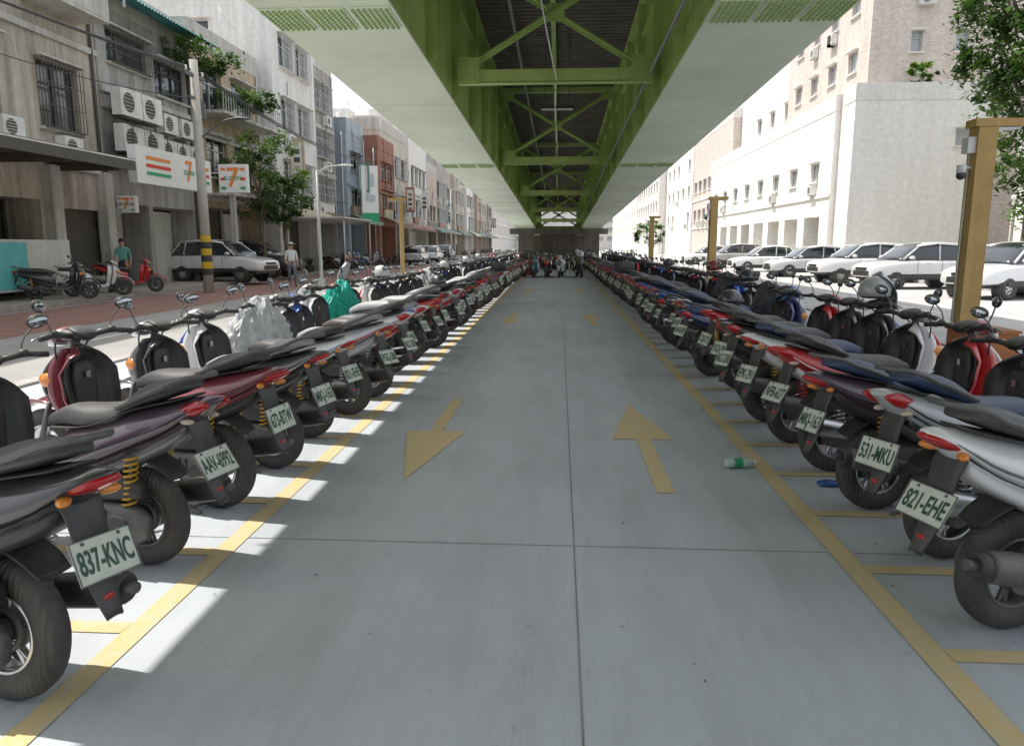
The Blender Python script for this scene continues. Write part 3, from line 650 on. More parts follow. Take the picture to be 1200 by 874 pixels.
def building(name,x0,x1,y0,y1,h,wm,faces,parapet=.9,ac=0,bands=True,frame=None,z0=-.1,extra=None,glass=None,trim=None,roofbits=True):
    b=MB()
    for f,fn in FA.items():
        (ox,oy),u,n,W=fn(x0,x1,y0,y1)
        wins=faces.get(f,[])
        facade(b,(ox,oy,z0),u,n,W,h-z0,wins)
        ws=[w for w in wins if len(w)<5 or w[4] in 'wg']
        if ac and ws:
            for k in range(ac):
                w=R.choice(ws); p=Vector((ox,oy,z0))+Vector(u)*(w[0]+.45+R.uniform(0,.5))+Vector((0,0,w[2]-.5)); acunit(b,p,u,n)
        if bands and wins:
            for zz in sorted({round(w[2],1) for w in ws}):
                b.box(Vector((ox,oy,z0))+Vector(u)*W/2+Vector((0,0,zz-.95))+Vector(n)*.04,(W-.02,.12,.18),3,ax=(Vector(u),Vector(n),Vector((0,0,1))))
            p=Vector((ox,oy,0))+Vector(u)*(W-.3)+Vector(n)*.07; b.tube([p,p+Vector((0,0,h))],.05,2,n=8)
    b.add([(x0,y0,h),(x1,y0,h),(x1,y1,h),(x0,y1,h)],[(0,1,2,3)],3,False)
    t=.15
    for c,d in((( (x0+x1)/2,y0+t/2-.03,h+parapet/2),(x1-x0+.06,t,parapet)),(((x0+x1)/2,y1-t/2,h+parapet/2),(x1-x0,t,parapet)),((x0+t/2-.03,(y0+y1)/2,h+parapet/2),(t,y1-y0-2*t,parapet)),((x1-t/2+.03,(y0+y1)/2,h+parapet/2),(t,y1-y0-2*t,parapet))): b.box(c,d,3)
    if roofbits:
        cx=(x0+x1)/2; cy=(y0+y1)/2; b.cyl((cx+1.5,cy,h+.6),(cx+1.5,cy,h+2.2),.7,4,n=20)
        for a_ in(-.5,.5): b.box((cx+1.5+a_,cy,h+.3),(.06,.9,.6),2)
        b.box((cx-2,cy,h+1.1),(2.6,2.4,2.2),0); b.tube([(x1-.6,cy+1,h),(x1-.6,cy+1,h+2.6)],.02,2); b.tube([(x1-.6,cy+.4,h+2.3),(x1-.6,cy+1.6,h+2.3)],.015,2)
    if extra: extra(b)
    return b.obj(name,[wm,glass or M_win,frame or M_fr,trim or M_slab,M_ac,M_dark,AW[R.randrange(len(AW))],AW[R.randrange(len(AW))]])
def streetfront(x1,y0,y1,seed):
    rr=random.Random(seed)
    def ex(b):
        W=y1-y0
        z=3.35; dp=rr.uniform(.9,1.7)
        b.add([(x1+.03,y0+.2,z+.25),(x1+.03,y1-.2,z+.25),(x1+dp,y1-.2,z-.25),(x1+dp,y0+.2,z-.25),(x1+dp,y0+.2,z-.45),(x1+dp,y1-.2,z-.45)],[(0,1,2,3),(3,2,5,4)],6,False)
        for k in range(rr.choice([0,1,1])):
            yy=rr.uniform(y0+.6,y1-.6); hh=rr.uniform(1.0,2.4); zz=rr.uniform(4.3,5.2)+hh/2; w_=rr.uniform(.6,.9)
            b.box((x1+.25+w_/2,yy,zz),(w_,.14,hh),rr.choice([6,4])); b.box((x1+.25+w_/2,yy-.075,zz),(w_*.7,.01,hh*.8),4)
            for q_ in range(int(hh/.45)): b.box((x1+.25+w_/2,yy-.083,zz-hh*.36+q_*.42),(w_*.42,.01,.26),rr.choice([5,6]))
            b.box((x1+.14,yy,zz+hh*.3),(.28,.05,.05),2)
        b.box((x1+.12,(y0+y1)/2+rr.uniform(-.5,.5),3.85),(.16,W*.55,.6),7)
        for k in range(rr.choice([2,4,5])):
            yy=rr.uniform(y0+.4,y1-.4); b.cyl((x1+.5,yy,.03),(x1+.5,yy,.38),.15,5,r2=.2,n=12)
            for l in range(9):
                a=rr.uniform(0,6.28); b.tube([(x1+.5,yy,.36),(x1+.5+.1*math.cos(a),yy+.1*math.sin(a),.62),(x1+.5+.26*math.cos(a),yy+.26*math.sin(a),rr.uniform(.6,.85))],[.01,.03,.004],5,n=4)
        for k in range(3): b.tube([(x1+.04,y0+W*rr.random(),3.6),(x1+.05,y0+W*rr.random(),6+4*rr.random())],.018,5,n=5)
    return ex
X=-15.0
wB=mat('wall_beige_stained',(.58,.52,.44),.85,streak=.5,bump=.2)
wG=mat('wall_gray',(.46,.44,.42),.85,streak=.5,bump=.2)
wW=mat('wall_white_render',(.80,.79,.77),.8,streak=.2)
wC=mat('wall_cream_tile',(.66,.60,.50),.6,streak=.3,brick=(.24,.08,.008))
wR=mat('wall_red_brick',(.42,.19,.13),.8,streak=.25,brick=(.24,.07,.01))
wBl=mat('blue_corrugated_cladding',(.34,.41,.48),.5,streak=.35)
wT=mat('wall_pink_tile',(.60,.49,.43),.6,streak=.3,brick=(.24,.08,.008))
wTan=mat('wall_tan_render',(.55,.44,.32),.8,streak=.35)
M_green_aw=mat('teal_metal_roof',(.08,.30,.32),.45,streak=.3)
def ex1(b):
    b.box((X+1.0,13.3,3.95),(2.1,18.4,.1),5); b.box((X+2.06,13.3,3.9),(.06,18.4,.34),2); b.box((X+1,13.3,4.03),(2.2,18.6,.04),4)
    for k in range(8): b.box((X+1,5+k*2.4,3.78),(2.0,.08,.22),5)
    for yy in(7,12,17.6,21.4,24.0): b.box((X+.1,yy,1.85),(.35,.45,3.9),3)
    for k in range(3): acunit(b,(X,16.4+k*1.7,4.62),(0,1,0),(1,0,0),.95)
    b.box((X+.25,20.2,1.0),(.06,3,1.3),4)
    for k in range(5): b.tube([(X+.05,17.0+k*.09,4.2),(X+.06,17.0+k*.09,12.5)],.02,2,n=5)
    b.box((X+.5,22.3,8.3),(1.0,2.6,.1),3); b.box((X+.98,22.3,8.8),(.06,2.6,.9),3)
    for (yy,zz,s) in((12.5,.3,.5),(13.1,.3,.5),(12.8,.8,.5),(16.2,.35,.6),(22.6,.3,.5)): b.box((X+.6,yy,zz),(.5,s,s),3)
building('apartment_building',-24,X,4,24.3,13,wB,{'+x':[(.8,6.5,.2,3,'s'),(7,12.5,.2,3,'s'),(14,17,.1,2.9,'s'),(17.6,20,.1,2.7,'d'),(12.9,15.9,4.9,7.1,'w'),(17.4,19.2,5.0,6.9,'g'),(8.5,11.5,5.0,7.1,'w'),(12.9,15.9,8.6,10.7,'w'),(17.4,19.4,8.6,10.7,'w'),(8.5,11.5,8.6,10.7,'w')],'-y':[]},ac=2,extra=ex1,frame=M_frd)
b=MB(); b.box((0,0,0),(.05,2.6,1.25),0); b.box((.03,0,-.66),(.06,2.7,.06),1); o=b.obj('turquoise_banner',[mat('turquoise_vinyl',(.15,.55,.58),.5),M_fr]); o.location=(X+.38,18.4,.95)
def ex2(b):
    for r_ in range(2):
        for c in range(2): acunit(b,(X+.33,25.0+c*1.3,5.0+r_*1.15),(0,1,0),(1,0,0),1.45)
    for c in range(3): acunit(b,(X+.03,27.9+c*1.05,5.0),(0,1,0),(1,0,0),1.15)
    for c in range(2): acunit(b,(X+.03,28.1+c*1.3,5.95),(0,1,0),(1,0,0),1.15)
    b.box((X+.3,27.3,4.38),(1.0,5.8,.08),2)
    for c in range(6): b.box((X+.78,24.8+c*1.1,4.9),(.03,.03,1.0),2)
    b.box((X+.78,27.4,5.4),(.03,5.6,.03),2)
building('shop_house',-24,X,24.35,30.6,9.2,wG,{'+x':[(.4,2.4,.1,3,'s'),(2.7,5.9,.1,3,'s'),(.6,3.0,7.6,8.7,'g'),(3.5,5.8,7.1,8.4,'w')]},extra=ex2,frame=M_frd)
b=MB()
for k in range(32): b.add([(X+1.2,24.4+k*.2,9.3),(X+1.2,24.5+k*.2,9.36),(X-2.5,24.5+k*.2,10.46),(X-2.5,24.4+k*.2,10.4)],[(0,1,2,3)],0,False); b.add([(X+1.2,24.5+k*.2,9.36),(X+1.2,24.6+k*.2,9.3),(X-2.5,24.6+k*.2,10.4),(X-2.5,24.5+k*.2,10.46)],[(0,1,2,3)],0,False)
b.box((X+1.0,24.5,9.2),(.06,.06,.4),1); b.box((X+1.0,30.6,9.2),(.06,.06,.4),1)
b.obj('corrugated_awning',[M_green_aw,M_fr])
def ex3(b):
    b.box((X+.7,34,3.6),(1.6,6.6,.12),3); b.box((X+.6,34,6.9),(1.3,6.4,.12),3)
    for k in range(26): b.box((X+1.2,30.9+k*.25,7.4),(.03,.03,.9),2)
    b.box((X+1.2,34,7.87),(.05,6.4,.05),2)
    for yy in(31,37): b.box((X+1.3,yy,1.8),(.2,.2,3.6),3)
building('shop_house',-24,X,30.65,37.6,9.6,wTan,{'+x':[(.4,6.4,.1,3.2,'s'),(1,3,4.5,6.2,'w'),(3.8,6,4.5,6.2,'w'),(1,2.8,7.1,9.0,'w'),(3.8,6,7.3,9.0,'w')]},extra=ex3)
building('apartment_building',-23,-14.4,38,44.5,13.6,wW,{'-y':[(4.6,5.5,11.3,12.6,'w'),(1.2,2.2,11.3,12.6,'w')],'+x':rows(6.5,[4.4,7.5,10.6],2,2,1.6,'g')+[(.5,6,.1,3,'s')]},ac=4,bands=False,trim=M_slabw,extra=streetfront(-14.4,38,44.5,3))
building('apartment_building',-26,X,44.6,50,12.2,wG,{'+x':rows(5.4,[4.2,7,9.8],2,1.9,1.6,'g')+[(.5,5,.1,3,'s')],'-y':[]},ac=3,extra=streetfront(X,44.6,50,4))
building('corrugated_house',-24,-14.2,50.1,54.5,8.9,wBl,{'+x':rows(4.4,[4.2,6.6],2,1.4,1.2)+[(.5,4,.1,3,'s')],'-y':[(6.5,8.5,5.5,6.8)]},ac=1,trim=wBl,extra=streetfront(-14.2,50.1,54.5,5))
building('brick_house',-24,-13.2,54.6,60,8.4,wR,{'+x':rows(5.4,[4.4,6.4],2,1.6,1.2)+[(.5,5,.1,3,'s')],'-y':[(8.0,9.6,5.0,6.2)]},ac=2,trim=wR,extra=streetfront(-13.2,54.6,60,6))
ycur=60.1; wl=[wC,wW,wT,wG,wB,wC,wW,wB,wT,wC,wG,wW]
hs=[10.5,12.5,9.5,13,11,15,12,14,17,13,15,18]
for k in range(12):
    wd=R.uniform(7,11); h=hs[k]; X2=X+R.uniform(-.4,.9); nf=int((h-4)/3.1)
    building('shop_house',-26,X2,ycur,ycur+wd,h,wl[k],{'+x':rows(wd,[4.3+j*3.1 for j in range(nf)],R.choice([2,3,4]),R.uniform(1.3,1.9),1.6,R.choice('wg'),skip=.1)+[(.6,wd-.6,.1,3.1,'s')],'-y':[]},ac=3,bands=R.random()<.5,extra=streetfront(X2,ycur,ycur+wd,20+k))
    ycur+=wd+.05
M_sw=mat('sign_white',(.82,.82,.80),.35,var=.04); M_so=mat('sign_orange',(.8,.25,.05),.4,var=.05); M_sg=mat('sign_green',(.03,.36,.17),.4,var=.05); M_sr=mat('sign_red',(.68,.05,.03),.4,var=.05)
def ftext(b,t,size,o,u,z,m):
    vs,fs=text_geo(t,size); b.add([Vector(o)+Vector(u)*p.x+Vector(z)*p.y for p in vs],fs,m,False)
b=MB(); sx=X+1.75; ya,yb=22.9,27.9; ym=26.2
b.box((sx,(ya+yb)/2,4.0),(.28,yb-ya,1.15),0)
for (z,m) in((4.24,1),(4.0,3),(3.76,2)):
    b.box((sx+.146,ya+1.3,z),(.01,1.5,.11),m); b.box((sx+.146,yb-.55,z),(.01,.7,.11),m)
ftext(b,'7',1.0,(sx+.156,ym,4.02),(0,1,0),(0,0,1),1)
ftext(b,'ELEVEN',.22,(sx+.16,ym,4.0),(0,1,0),(0,0,1),2)
b.tube([(X,ya+.3,3.9),(sx,ya+.3,3.9)],.04,4); b.tube([(X,yb-.3,3.9),(sx,yb-.3,3.9)],.04,4)
b.obj('store_sign',[M_sw,M_so,M_sg,M_sr,M_fr])
def cubesign(x,y,z,w,h):
    b=MB(); b.box((0,0,0),(w,.22,h),0)
    for (zz,m) in((h*.32,1),(-.02*h,3),(-h*.34,2)): b.box((0,-.113,zz),(w*.86,.008,h*.1),m)
    b.box((0,-.116,0),(w*.5,.008,h*.86),0)
    ftext(b,'7',h*.95,(0,-.124,0),(1,0,0),(0,0,1),1); ftext(b,'ELEVEN',h*.2,(0,-.128,0),(1,0,0),(0,0,1),2)
    b.tube([(-w/2,0,.2*h),(-w/2-.5,0,.2*h)],.03,4)
    o=b.obj('store_sign',[M_sw,M_so,M_sg,M_sr,M_fr]); o.location=(x,y,z); return o
cubesign(-12.45,28.4,4.0,1.1,1.05); cubesign(-14.5,24.6,2.85,.62,.55)
b=MB(); b.box((0,0,0),(.16,1.2,3.8),0); b.box((.083,0,-1.6),(.012,1.2,.6),1); b.box((.083,0,.9),(.012,.6,.9),2); b.box((.083,0,-.3),(.012,.7,.5),2)
b.tube([(-.1,0,1),(-1,0,1)],.04,3); b.tube([(-.1,0,-1),(-1,0,-1)],.04,3)
o=b.obj('vertical_shop_sign',[M_sw,M_sg,mat('sign_palegrey',(.5,.55,.6),.5),M_fr]); o.location=(-13.2,52,5.0); o.rotation_euler=(0,0,rad(-55))
b=MB(); b.box((0,0,0),(3.8,5.5,.06),0)
for s in(-1,1):
    for t in(-1,1): b.tube([(s*1.8,t*2.6,0),(s*1.8,t*2.6,-2.7)],.04,1)
for k in range(8): b.box((0,-2.6+k*.74,-.06),(3.7,.05,.05),1)
o=b.obj('carport_roof',[mat('pale_fibreglass',(.7,.68,.62),.5),M_fr]); o.location=(-12.9,40.8,2.9)
# RIGHT buildings
wRW=mat('right_white_tile',(.88,.86,.83),.6,streak=.06,brick=(.24,.08,.004)); wRP=mat('right_pinkish_tile',(.78,.69,.63),.6,streak=.12,brick=(.24,.08,.005))
wRC=mat('right_cream_render',(.90,.88,.84),.75,streak=.06)
rk=dict(glass=M_winp,trim=M_slabw)
building('apartment_building',17.2,28,45,60,23,wRP,{'-x':rows(15,[8.4,11.6,14.8,18,21],4,1.3,1.2),'-y':[(2.2,2.8,12.2,13.3),(4.6,5.3,12.2,13.3),(1.8,3.0,9.2,10.4),(4.6,5.3,15.4,16.5),(2.2,2.8,15.4,16.5)]},ac=4,bands=False,**rk)
building('arcade_building',15.9,23,43,44.9,9.2,wRC,{'-x':[],'-y':[(5.4,6.3,6.9,7.8)]},roofbits=False,bands=False,**rk)
building('arcade_building',15.6,17.1,45.1,80,9.0,wRC,{'-x':rows(35,[5.4],8,1.4,1.1)+rows(35,[.1],8,2.8,3.2,'s')},ac=3,roofbits=False,**rk)
ycur=60.1
for k in range(3):
    wd=[18,22,24][k]; h=[17,14,16][k]; nf=int((h-4)/3.4)
    building('apartment_building',18 if k==0 else 17.2,30,ycur,ycur+wd-.1,h,[wRW,wRP,wRC][k],{'-x':rows(wd,[4.6+j*3.4 for j in range(nf)],[4,7,5][k],[1.2,1.7,1.5][k],1.3,skip=.15)},ac=4,bands=k==1,**rk)
    ycur+=wd
building('apartment_building',16,30,124.5,160,18,wRW,{'-x':rows(35,[4.3+j*3.1 for j in range(4)],9,1.5,1.3)},bands=False,**rk)
building('apartment_building',16,34,161,230,20,wRC,{'-x':rows(69,[4.3+j*3.1 for j in range(5)],16,1.5,1.3)},bands=False,**rk)
building('apartment_building',-34,-15.5,165,260,20,wW,{'+x':rows(95,[4.3+j*3.1 for j in range(5)],14,1.9,1.5)})
building('apartment_building',-26,26,262,280,16,wRW,{'-y':rows(52,[3+j*3.1 for j in range(4)],16,1.9,1.5)},bands=False,**rk)
def exh(b):
    for k in range(9): b.box((22.5+k*.28,31.6,.2+k*.3),(.28,2.2,.3),3)
building('roadside_house',23.5,33,33,41,7.6,wRC,{'-x':rows(8,[5],2,1.5,1.4),'-y':rows(9.5,[5],3,1.5,1.4)},extra=exh,roofbits=False,**rk)
# ---------------------------------------------------------------- trees
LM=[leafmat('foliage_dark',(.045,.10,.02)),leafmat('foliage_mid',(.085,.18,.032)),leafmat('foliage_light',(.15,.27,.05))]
M_bark=mat('bark',(.15,.12,.09),.9,var=.3,scale=12,bump=.5)
def tree(x,y,h,r,cz=None,cr=None,seed=1,nc=90,leaf=.13,name='broadleaf_tree',z0=-.1,tr=.16,per=70):
    rr=random.Random(seed); b=MB(); ch=cr or h*.33; cz=cz or h-ch
    p=[(0,0,0),(.1,.05,h*.2),(-.05,.1,h*.42),(.05,0,cz)]
    b.tube(p,[tr,tr*.8,tr*.65,tr*.35],3,n=10,sub=4)
    for k in range(nc):
        while True:
            v=Vector((rr.uniform(-1,1),rr.uniform(-1,1),rr.uniform(-1,1)))
            if .35<v.length<1: break
        if noise.noise(v*2.3+Vector((seed*3,0,0)))<-.14: continue
        c=Vector((v.x*r,v.y*r,cz+v.z*ch))
        if k%5==0:
            s=Vector((0,0,h*.35+rr.random()*(cz-h*.35))); m=(s+c)/2+Vector((0,0,.25)); b.tube([s,m,c],[tr*.35,tr*.2,.015],3,n=5,sub=3)
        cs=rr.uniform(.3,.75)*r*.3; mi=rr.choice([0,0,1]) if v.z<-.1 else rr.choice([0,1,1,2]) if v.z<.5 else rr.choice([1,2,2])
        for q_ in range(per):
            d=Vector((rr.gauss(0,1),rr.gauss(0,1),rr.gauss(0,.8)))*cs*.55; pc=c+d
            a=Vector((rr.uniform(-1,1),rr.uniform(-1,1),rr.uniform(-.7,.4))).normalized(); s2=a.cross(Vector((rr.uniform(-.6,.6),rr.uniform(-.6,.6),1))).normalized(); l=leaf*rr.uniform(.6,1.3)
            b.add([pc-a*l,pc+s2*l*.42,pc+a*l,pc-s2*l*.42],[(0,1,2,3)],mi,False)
    me=bpy.data.meshes.new(name); me.from_pydata([tuple(v) for v in b.v],[],b.f)
    for m in LM+[M_bark]: me.materials.append(m)
    me.polygons.foreach_set('material_index',b.m); me.polygons.foreach_set('use_smooth',b.s)
    o=bpy.data.objects.new(name,me); scene.collection.objects.link(o); o.location=(x,y,z0); return o
tree(18.9,32,15,3.3,cz=11.2,cr=5.0,seed=3,nc=300,leaf=.16,per=75)
tree(19.5,31,7,2.6,cz=4.6,cr=2.9,seed=5,nc=150,leaf=.14)
tree(22.5,35,11,3.6,cz=8,cr=4.4,seed=9,nc=160,leaf=.17)
tree(-13.2,32.6,6.4,2.1,cz=4.6,cr=1.9,seed=4,nc=110,leaf=.1,tr=.1,per=80)
tree(-13.5,36.2,5.0,1.5,cz=3.7,cr=1.3,seed=14,nc=60,leaf=.1,tr=.08)
tree(9.0,75,4.0,1.6,cz=2.7,cr=1.3,seed=21,nc=60,leaf=.14,tr=.1,per=50)
tree(-14.2,29.4,1.6,1.6,cz=.5,cr=.6,seed=31,nc=45,leaf=.11,tr=.03,name='balcony_plant',z0=8.2)
tree(-14.0,33.4,1.6,1.5,cz=.5,cr=.5,seed=32,nc=45,leaf=.11,tr=.03,name='balcony_plant',z0=7.2)
tree(19.6,43.8,1.8,.9,cz=.9,cr=1.0,seed=33,nc=35,leaf=.12,tr=.03,name='rooftop_plant',z0=9.6)
# ---------------------------------------------------------------- cars
def car_mesh(kind):
    b=MB(); suv=kind=='suv'; hz=.12 if suv else 0
    b.loft([(-2.22,.60+hz,.74,.16),(-2.16,.62+hz,.83,.27),(-1.9,.64+hz,.87,.31),(-1.0,.64+hz,.89,.33),(.4,.64+hz,.89,.33),(1.1,.62+hz,.885,.32),(1.75,.58+hz,.86,.28),(2.1,.53+hz,.78,.22),(2.2,.5+hz,.66,.15)],0,e=5,n=32,sub=4,k=.03)
    tb=-2.05 if suv else -1.75
    b.loft([(tb,.95+hz,.70,.06),(tb+.25,1.12+hz,.72,.25),(tb+.7,1.2+hz,.73,.34),(-.2,1.22+hz,.73,.36),(.45,1.17+hz,.72,.3),(1.15,.94+hz,.70,.06)],1,e=4,n=32,sub=4,k=.13)
    b.loft([(tb+.35,1.40+hz,.56,.03),(tb+.75,1.51+hz,.62,.05),(-.2,1.545+hz,.63,.055),(.35,1.46+hz,.60,.03)],0,e=3.5,n=24,sub=3)
    for s in(-1,1):
        for P in([(1.05,s*.74,.96+hz),(.45,s*.66,1.42+hz)],[(-.35,s*.775,.95+hz),(-.4,s*.64,1.52+hz)],[(tb+.12,s*.74,.98+hz),(tb+.5,s*.64,1.42+hz)],[(tb+.75,s*.765,.95+hz),(tb+.8,s*.63,1.5+hz)],[(.5,s*.65,1.44+hz),(-.3,s*.665,1.54+hz),(tb+.5,s*.64,1.45+hz)]): b.tube(P,.035,0,n=6)
        b.box((0,s*.885,.36+hz),(2.9,.05,.14),2); b.loft([(.72,1.02+hz,.03,.03),(.82,1.03+hz,.09,.07),(.92,1.02+hz,.05,.04)],0,y0=s*.93,n=10)
        for x in(.55,-.4,-1.35): b.box((x,s*.893,.68+hz),(.012,.006,.5),2)
        for x in(.15,-.8): b.box((x,s*.9,.82+hz),(.16,.02,.025),6)
        b.loft([(1.7,.70+hz,.06,.05),(1.95,.68+hz,.07,.07),(2.12,.64+hz,.04,.05)],3,y0=s*.68,n=10); b.loft([(-2.2,.82+hz,.05,.06),(-2.0,.84+hz,.08,.09),(-1.85,.84+hz,.05,.05)],4,y0=s*.74,n=10)
        for x in(-1.35,1.35):
            b.torus((x,s*.80,.33),.25,.085,.11,5,n=28,k=10); b.cyl((x,s*.83,.33),(x,s*.875,.33),.2,6,n=20); b.cyl((x,s*.6,.33),(x,s*.862,.33),.375,2,n=24)
            b.torus((x,s*.868,.33),.235,.09,.035,5,n=28,k=8)
            for k in range(5):
                a=k*2*math.pi/5; b.box((x+.09*math.cos(a),s*.88,.33+.09*math.sin(a)),(.05,.02,.05),2)
    b.box((2.16,0,.45+hz),(.1,1.0,.18),2); b.box((2.19,0,.62+hz),(.06,.7,.1),2); b.box((-2.21,0,.5+hz),(.06,.5,.14),7)
    b.box((-2.16,0,.35+hz),(.15,1.5,.16),2); b.box((0,0,.28+hz),(3.9,1.4,.12),2)
    return b.mesh('parked_car',[M_plas]*8)
cm={'suv':car_mesh('suv'),'sedan':car_mesh('sedan')}
M_cg=mat('car_glass',(.03,.035,.04),.06,coat=1,var=.2)
def car(x,y,h,c,kind='sedan',z=-.1):
    o=bpy.data.objects.new('parked_car',cm[kind]); scene.collection.objects.link(o)
    for i,m in enumerate([mat('car_paint',c,.25,coat=1,var=.03,dust=.06),M_cg,M_plas,M_hl,M_red,M_tyre,M_chrome,M_plate]):
        o.material_slots[i].link='OBJECT'; o.material_slots[i].material=m
    o.location=(x,y,z); o.rotation_euler=(0,0,rad(h)); return o
wh=(.8,.8,.8)
car(14.0,24.0,205,wh,'suv'); car(13.4,29.0,190,(.7,.7,.7),'suv'); car(13.2,33.6,187,wh,'suv'); car(12.9,39.5,184,(.6,.61,.62)); car(12.7,47,182,wh); car(12.6,55,182,(.4,.4,.4),'suv'); car(12.6,64,182,wh)
car(-14.0,30.4,-10,wh,'suv',.02); car(-14.6,34.8,-4,(.05,.05,.055),'suv',.02); car(-12.0,62,90,(.5,.5,.5)); car(-12.0,70,90,wh); car(-12,78,90,(.03,.03,.04),'suv')
# ---------------------------------------------------------------- utility pole, street lamps, wires
b=MB(); b.tube([(0,0,-.1),(0,0,7.4)],[.17,.13],0,n=16)
for k in range(6): b.tube([(0,0,.5+k*.22),(0,0,.72+k*.22)],.178-k*.001,1 if k%2 else 2,n=16,cap=False)
b.box((0,0,6.9),(.1,1.3,.1),3); b.box((0,0,6.2),(.1,.9,.08),3)
for s in(-.55,-.2,.2,.55): b.tube([(0,s,6.95),(0,s,7.12)],.04,4,n=8)
b.tube([(.12,0,5.0),(.9,0,5.5),(1.3,0,5.55)],.03,3,sub=3)
b.loft([(1.2,5.56,.08,.04),(1.45,5.57,.12,.05),(1.75,5.55,.06,.03)],3)
b.cyl((.02,.25,5.6),(.02,.25,6.1),.16,3)
o=b.obj('utility_pole',[mat('pole_concrete',(.5,.48,.44),.85,streak=.3),mat('pole_yellow',(.65,.42,.03),.6),M_plas,M_metal,M_sw]); o.location=(-11.9,24.6,0)
def lamp(x,y,h,side):
    b=MB(); b.tube([(0,0,-.1),(0,0,h*.5),(0,0,h)],[.07,.055,.04],0,n=12); b.tube([(0,0,h-.1),(side*.4,0,h+.12),(side*.9,0,h+.16)],.025,0,sub=3)
    b.loft([(0,0,.05,.025),(.2,.01,.1,.04),(.5,0,.06,.025)],1,M=Matrix.Translation((side*.8,0,h+.16))@Matrix.Rotation(0 if side>0 else math.pi,4,'Z'))
    b.cyl((0,0,-.1),(0,0,.3),.11,0)
    o=b.obj('street_lamp',[mat('lamp_grey_paint',(.5,.52,.52),.5),M_plate]); o.location=(x,y,0)
lamp(-8.6,26.5,4.1,1); lamp(-9,62,6,1); lamp(12.2,90,7,-1)
b=MB()
def wire(p0,p1,sag,r=.015):
    p0=Vector(p0);p1=Vector(p1); b.tube([p0.lerp(p1,t)+Vector((0,0,-sag*4*t*(1-t))) for t in [k/12 for k in range(13)]],r,0,n=5)
for s in(-.55,-.2,.2,.55): wire((-11.9,24.6+s,7.1),(-13.6,60,8.0+s*.3),.9); wire((-11.9,24.6+s,7.1),(-12.2,-10,7.6),.8)
wire((-11.9,24.6,6.2),(-15,16,6.6),.3); wire((-11.9,24.6,6.3),(-15,33,7.5),.4); wire((-15,25,4.4),(-15,38,6),.5,.02)
b.obj('overhead_wires',[M_plas])
# ---------------------------------------------------------------- people
def person(name,loc,heading,joints,shirt,trousers,hat=None,bag=None):
    me=bpy.data.meshes.new(name); J=joints
    names=list(J.keys()); idx={n:i for i,n in enumerate(names)}
    E=[('pelvis','waist'),('waist','chest'),('chest','neck'),('neck','headb'),('headb','head'),('head','crown'),('chest','shL'),('shL','elL'),('elL','wrL'),('wrL','haL'),('chest','shR'),('shR','elR'),('elR','wrR'),('wrR','haR'),('pelvis','hipL'),('hipL','knL'),('knL','anL'),('anL','toL'),('pelvis','hipR'),('hipR','knR'),('knR','anR'),('anR','toR')]
    me.from_pydata([J[n][0] for n in names],[(idx[a],idx[c]) for a,c in E],[])
    ob=bpy.data.objects.new(name,me); scene.collection.objects.link(ob)
    ms=ob.modifiers.new('s','SKIN'); sv=me.skin_vertices[0].data
    for n in names:
        r=J[n][1]; sv[idx[n]].radius=(r if isinstance(r,tuple) else (r,r)); sv[idx[n]].use_root=(n=='pelvis')
    ob.modifiers.new('u','SUBSURF').levels=2
    dg=bpy.context.evaluated_depsgraph_get(); ev=bpy.data.meshes.new_from_object(ob.evaluated_get(dg))
    bpy.data.objects.remove(ob)
    skin=mat('skin',(.48,.28,.2),.55); ev.materials.clear()
    for m in(mat('shirt',shirt,.8,bump=.2,bscale=30),mat('trousers',trousers,.8),skin,M_plas): ev.materials.append(m)
    wr={s:Vector(J['wr'+s][0]) for s in'LR'}
    for p in ev.polygons:
        c=p.center; p.use_smooth=True; m=0
        if c.z>J['neck'][0][2]-.01: m=2
        elif min((c-wr[s]).length for s in'LR')<.17 or (c-Vector(J['haL'][0])).length<.12 or (c-Vector(J['haR'][0])).length<.12: m=2
        elif c.z<J['waist'][0][2]-.04 : m=1
        if c.z<.09: m=3
        p.material_index=m
    o=bpy.data.objects.new(name,ev); scene.collection.objects.link(o); o.location=loc; o.rotation_euler=(0,0,heading)
    b=MB(); hx,hy,hzz=J['head'][0]
    b.ell((hx-.015,hy,hzz+.035),(.1,.085,.10),0,z0=-.2)
    if hat: b.ell((hx,hy,hzz+.07),(.108,.095,.085),1,z0=0); b.cyl((hx,hy,hzz+.066),(hx,hy,hzz+.076),.19,1,n=24)
    for s in(-1,1):
        b.ell((hx+.085,hy+s*.032,hzz+.01),(.01,.014,.008),0); b.ell((hx,hy+s*.083,hzz-.005),(.018,.01,.028),2)
        w=Vector(J['ha'+('L' if s>0 else 'R')][0])
        for k in range(4): b.tube([w+Vector((.022-.015*k,0,-.01)),w+Vector((.026-.014*k,s*.004,-.05)),w+Vector((.032-.013*k,-s*.012,-.085+.006*abs(k-1.5)))],[.009,.008,.006],2,n=6)
        b.tube([w+Vector((.02,0,.02)),w+Vector((.045,-s*.01,-.015)),w+Vector((.05,-s*.015,-.04))],[.011,.009,.007],2,n=6)
    b.ell((hx+.095,hy,hzz-.015),(.016,.012,.02),2); b.ell((hx+.085,hy,hzz-.05),(.008,.022,.006),3)
    if bag: b.loft([(-.2,1.12,.12,.13),(-.14,1.14,.16,.19),(-.1,1.14,.12,.15)],4,n=14)
    b.obj('head_details',[mat('hair',(.02,.015,.012),.5),mat('hat_cloth',(.6,.58,.52),.8),skin,mat('lips',(.35,.12,.1),.5),mat('bag',(.08,.1,.14),.7)],o)
    return o
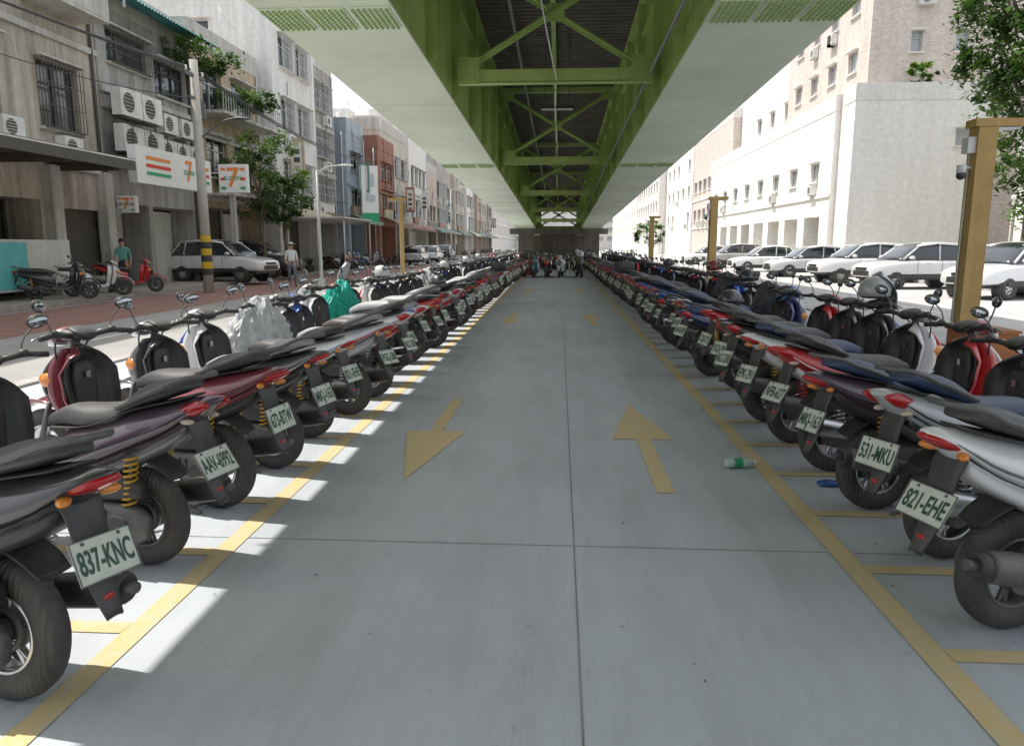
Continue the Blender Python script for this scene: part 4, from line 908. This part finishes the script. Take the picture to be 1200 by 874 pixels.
walk={'pelvis':((0,0,.93),(.12,.13)),'waist':((0,0,1.05),(.10,.125)),'chest':((.01,0,1.27),(.11,.15)),'neck':((.01,0,1.43),.055),'headb':((.02,0,1.50),.065),'head':((.03,0,1.57),(.09,.08)),'crown':((.02,0,1.65),.06),
'shL':((.01,.17,1.36),.055),'elL':((-.08,.22,1.10),.042),'wrL':((.02,.22,.88),.03),'haL':((.05,.22,.81),.034),'shR':((.01,-.17,1.36),.055),'elR':((.05,-.22,1.10),.042),'wrR':((.2,-.2,.93),.03),'haR':((.25,-.19,.88),.034),
'hipL':((0,.09,.86),.085),'knL':((.14,.095,.50),.058),'anL':((.12,.095,.09),.042),'toL':((.28,.1,.04),.04),'hipR':((0,-.09,.86),.085),'knR':((.0,-.095,.48),.058),'anR':((-.2,-.095,.13),.042),'toR':((-.09,-.1,.045),.04)}
person('pedestrian',(-10.3,28.2,-.096),rad(-60),walk,(.72,.72,.74),(.14,.16,.22),hat=True,bag=True)
st=dict(walk); st.update({'knL':((.03,.1,.48),.058),'anL':((0,.1,.08),.042),'toL':((.14,.11,.04),.04),'knR':((.02,-.1,.48),.058),'anR':((0,-.1,.08),.042),'toR':((.14,-.11,.04),.04),'elR':((.02,-.23,1.10),.042),'wrR':((.2,-.2,1.0),.03),'haR':((.27,-.18,.99),.034)})
person('pedestrian',(-14.3,23.7,.03),rad(-70),st,(.15,.4,.34),(.04,.04,.05))
# ---------------------------------------------------------------- world, sun, camera
EL=61.2; SD=Vector((.98,-.20))
w=bpy.data.worlds.new('World'); scene.world=w; w.use_nodes=True; N=w.node_tree.nodes; L=w.node_tree.links
sk=N.new('ShaderNodeTexSky'); sk.sky_type='NISHITA'; sk.sun_disc=False; sk.sun_elevation=rad(EL); sk.sun_rotation=math.atan2(-SD.x,-SD.y)%(2*math.pi); sk.air_density=1.0; sk.dust_density=5; sk.ozone_density=1
hz=N.new('ShaderNodeMixRGB'); hz.blend_type='MIX'; hz.inputs[0].default_value=.6; hz.inputs[2].default_value=(9.6,10.0,10.6,1)   # bright white haze, added to whiten the sky and lift ambient light
L.new(sk.outputs[0],hz.inputs[1]); L.new(hz.outputs[0],N['Background'].inputs[0]); N['Background'].inputs[1].default_value=.15
sd=bpy.data.lights.new('sun','SUN'); sd.energy=5; sd.angle=rad(.5); sd.color=(1,.96,.9)
so=bpy.data.objects.new('sun',sd); scene.collection.objects.link(so)
d=Vector((math.cos(rad(EL))*SD.x,math.cos(rad(EL))*SD.y,-math.sin(rad(EL)))); so.rotation_euler=d.to_track_quat('-Z','Y').to_euler(); so.location=(-20,10,40)
cd=bpy.data.cameras.new('camera'); cd.lens=26; cd.sensor_width=36; cd.clip_end=2000; cd.clip_start=.05
co=bpy.data.objects.new('camera',cd); scene.collection.objects.link(co); co.location=(0,0,1.5); co.rotation_euler=(rad(90-9.8),0,rad(3.63)); scene.camera=co
scene.view_settings.view_transform='Standard'; scene.view_settings.look='None'; scene.view_settings.exposure=0; scene.view_settings.gamma=1
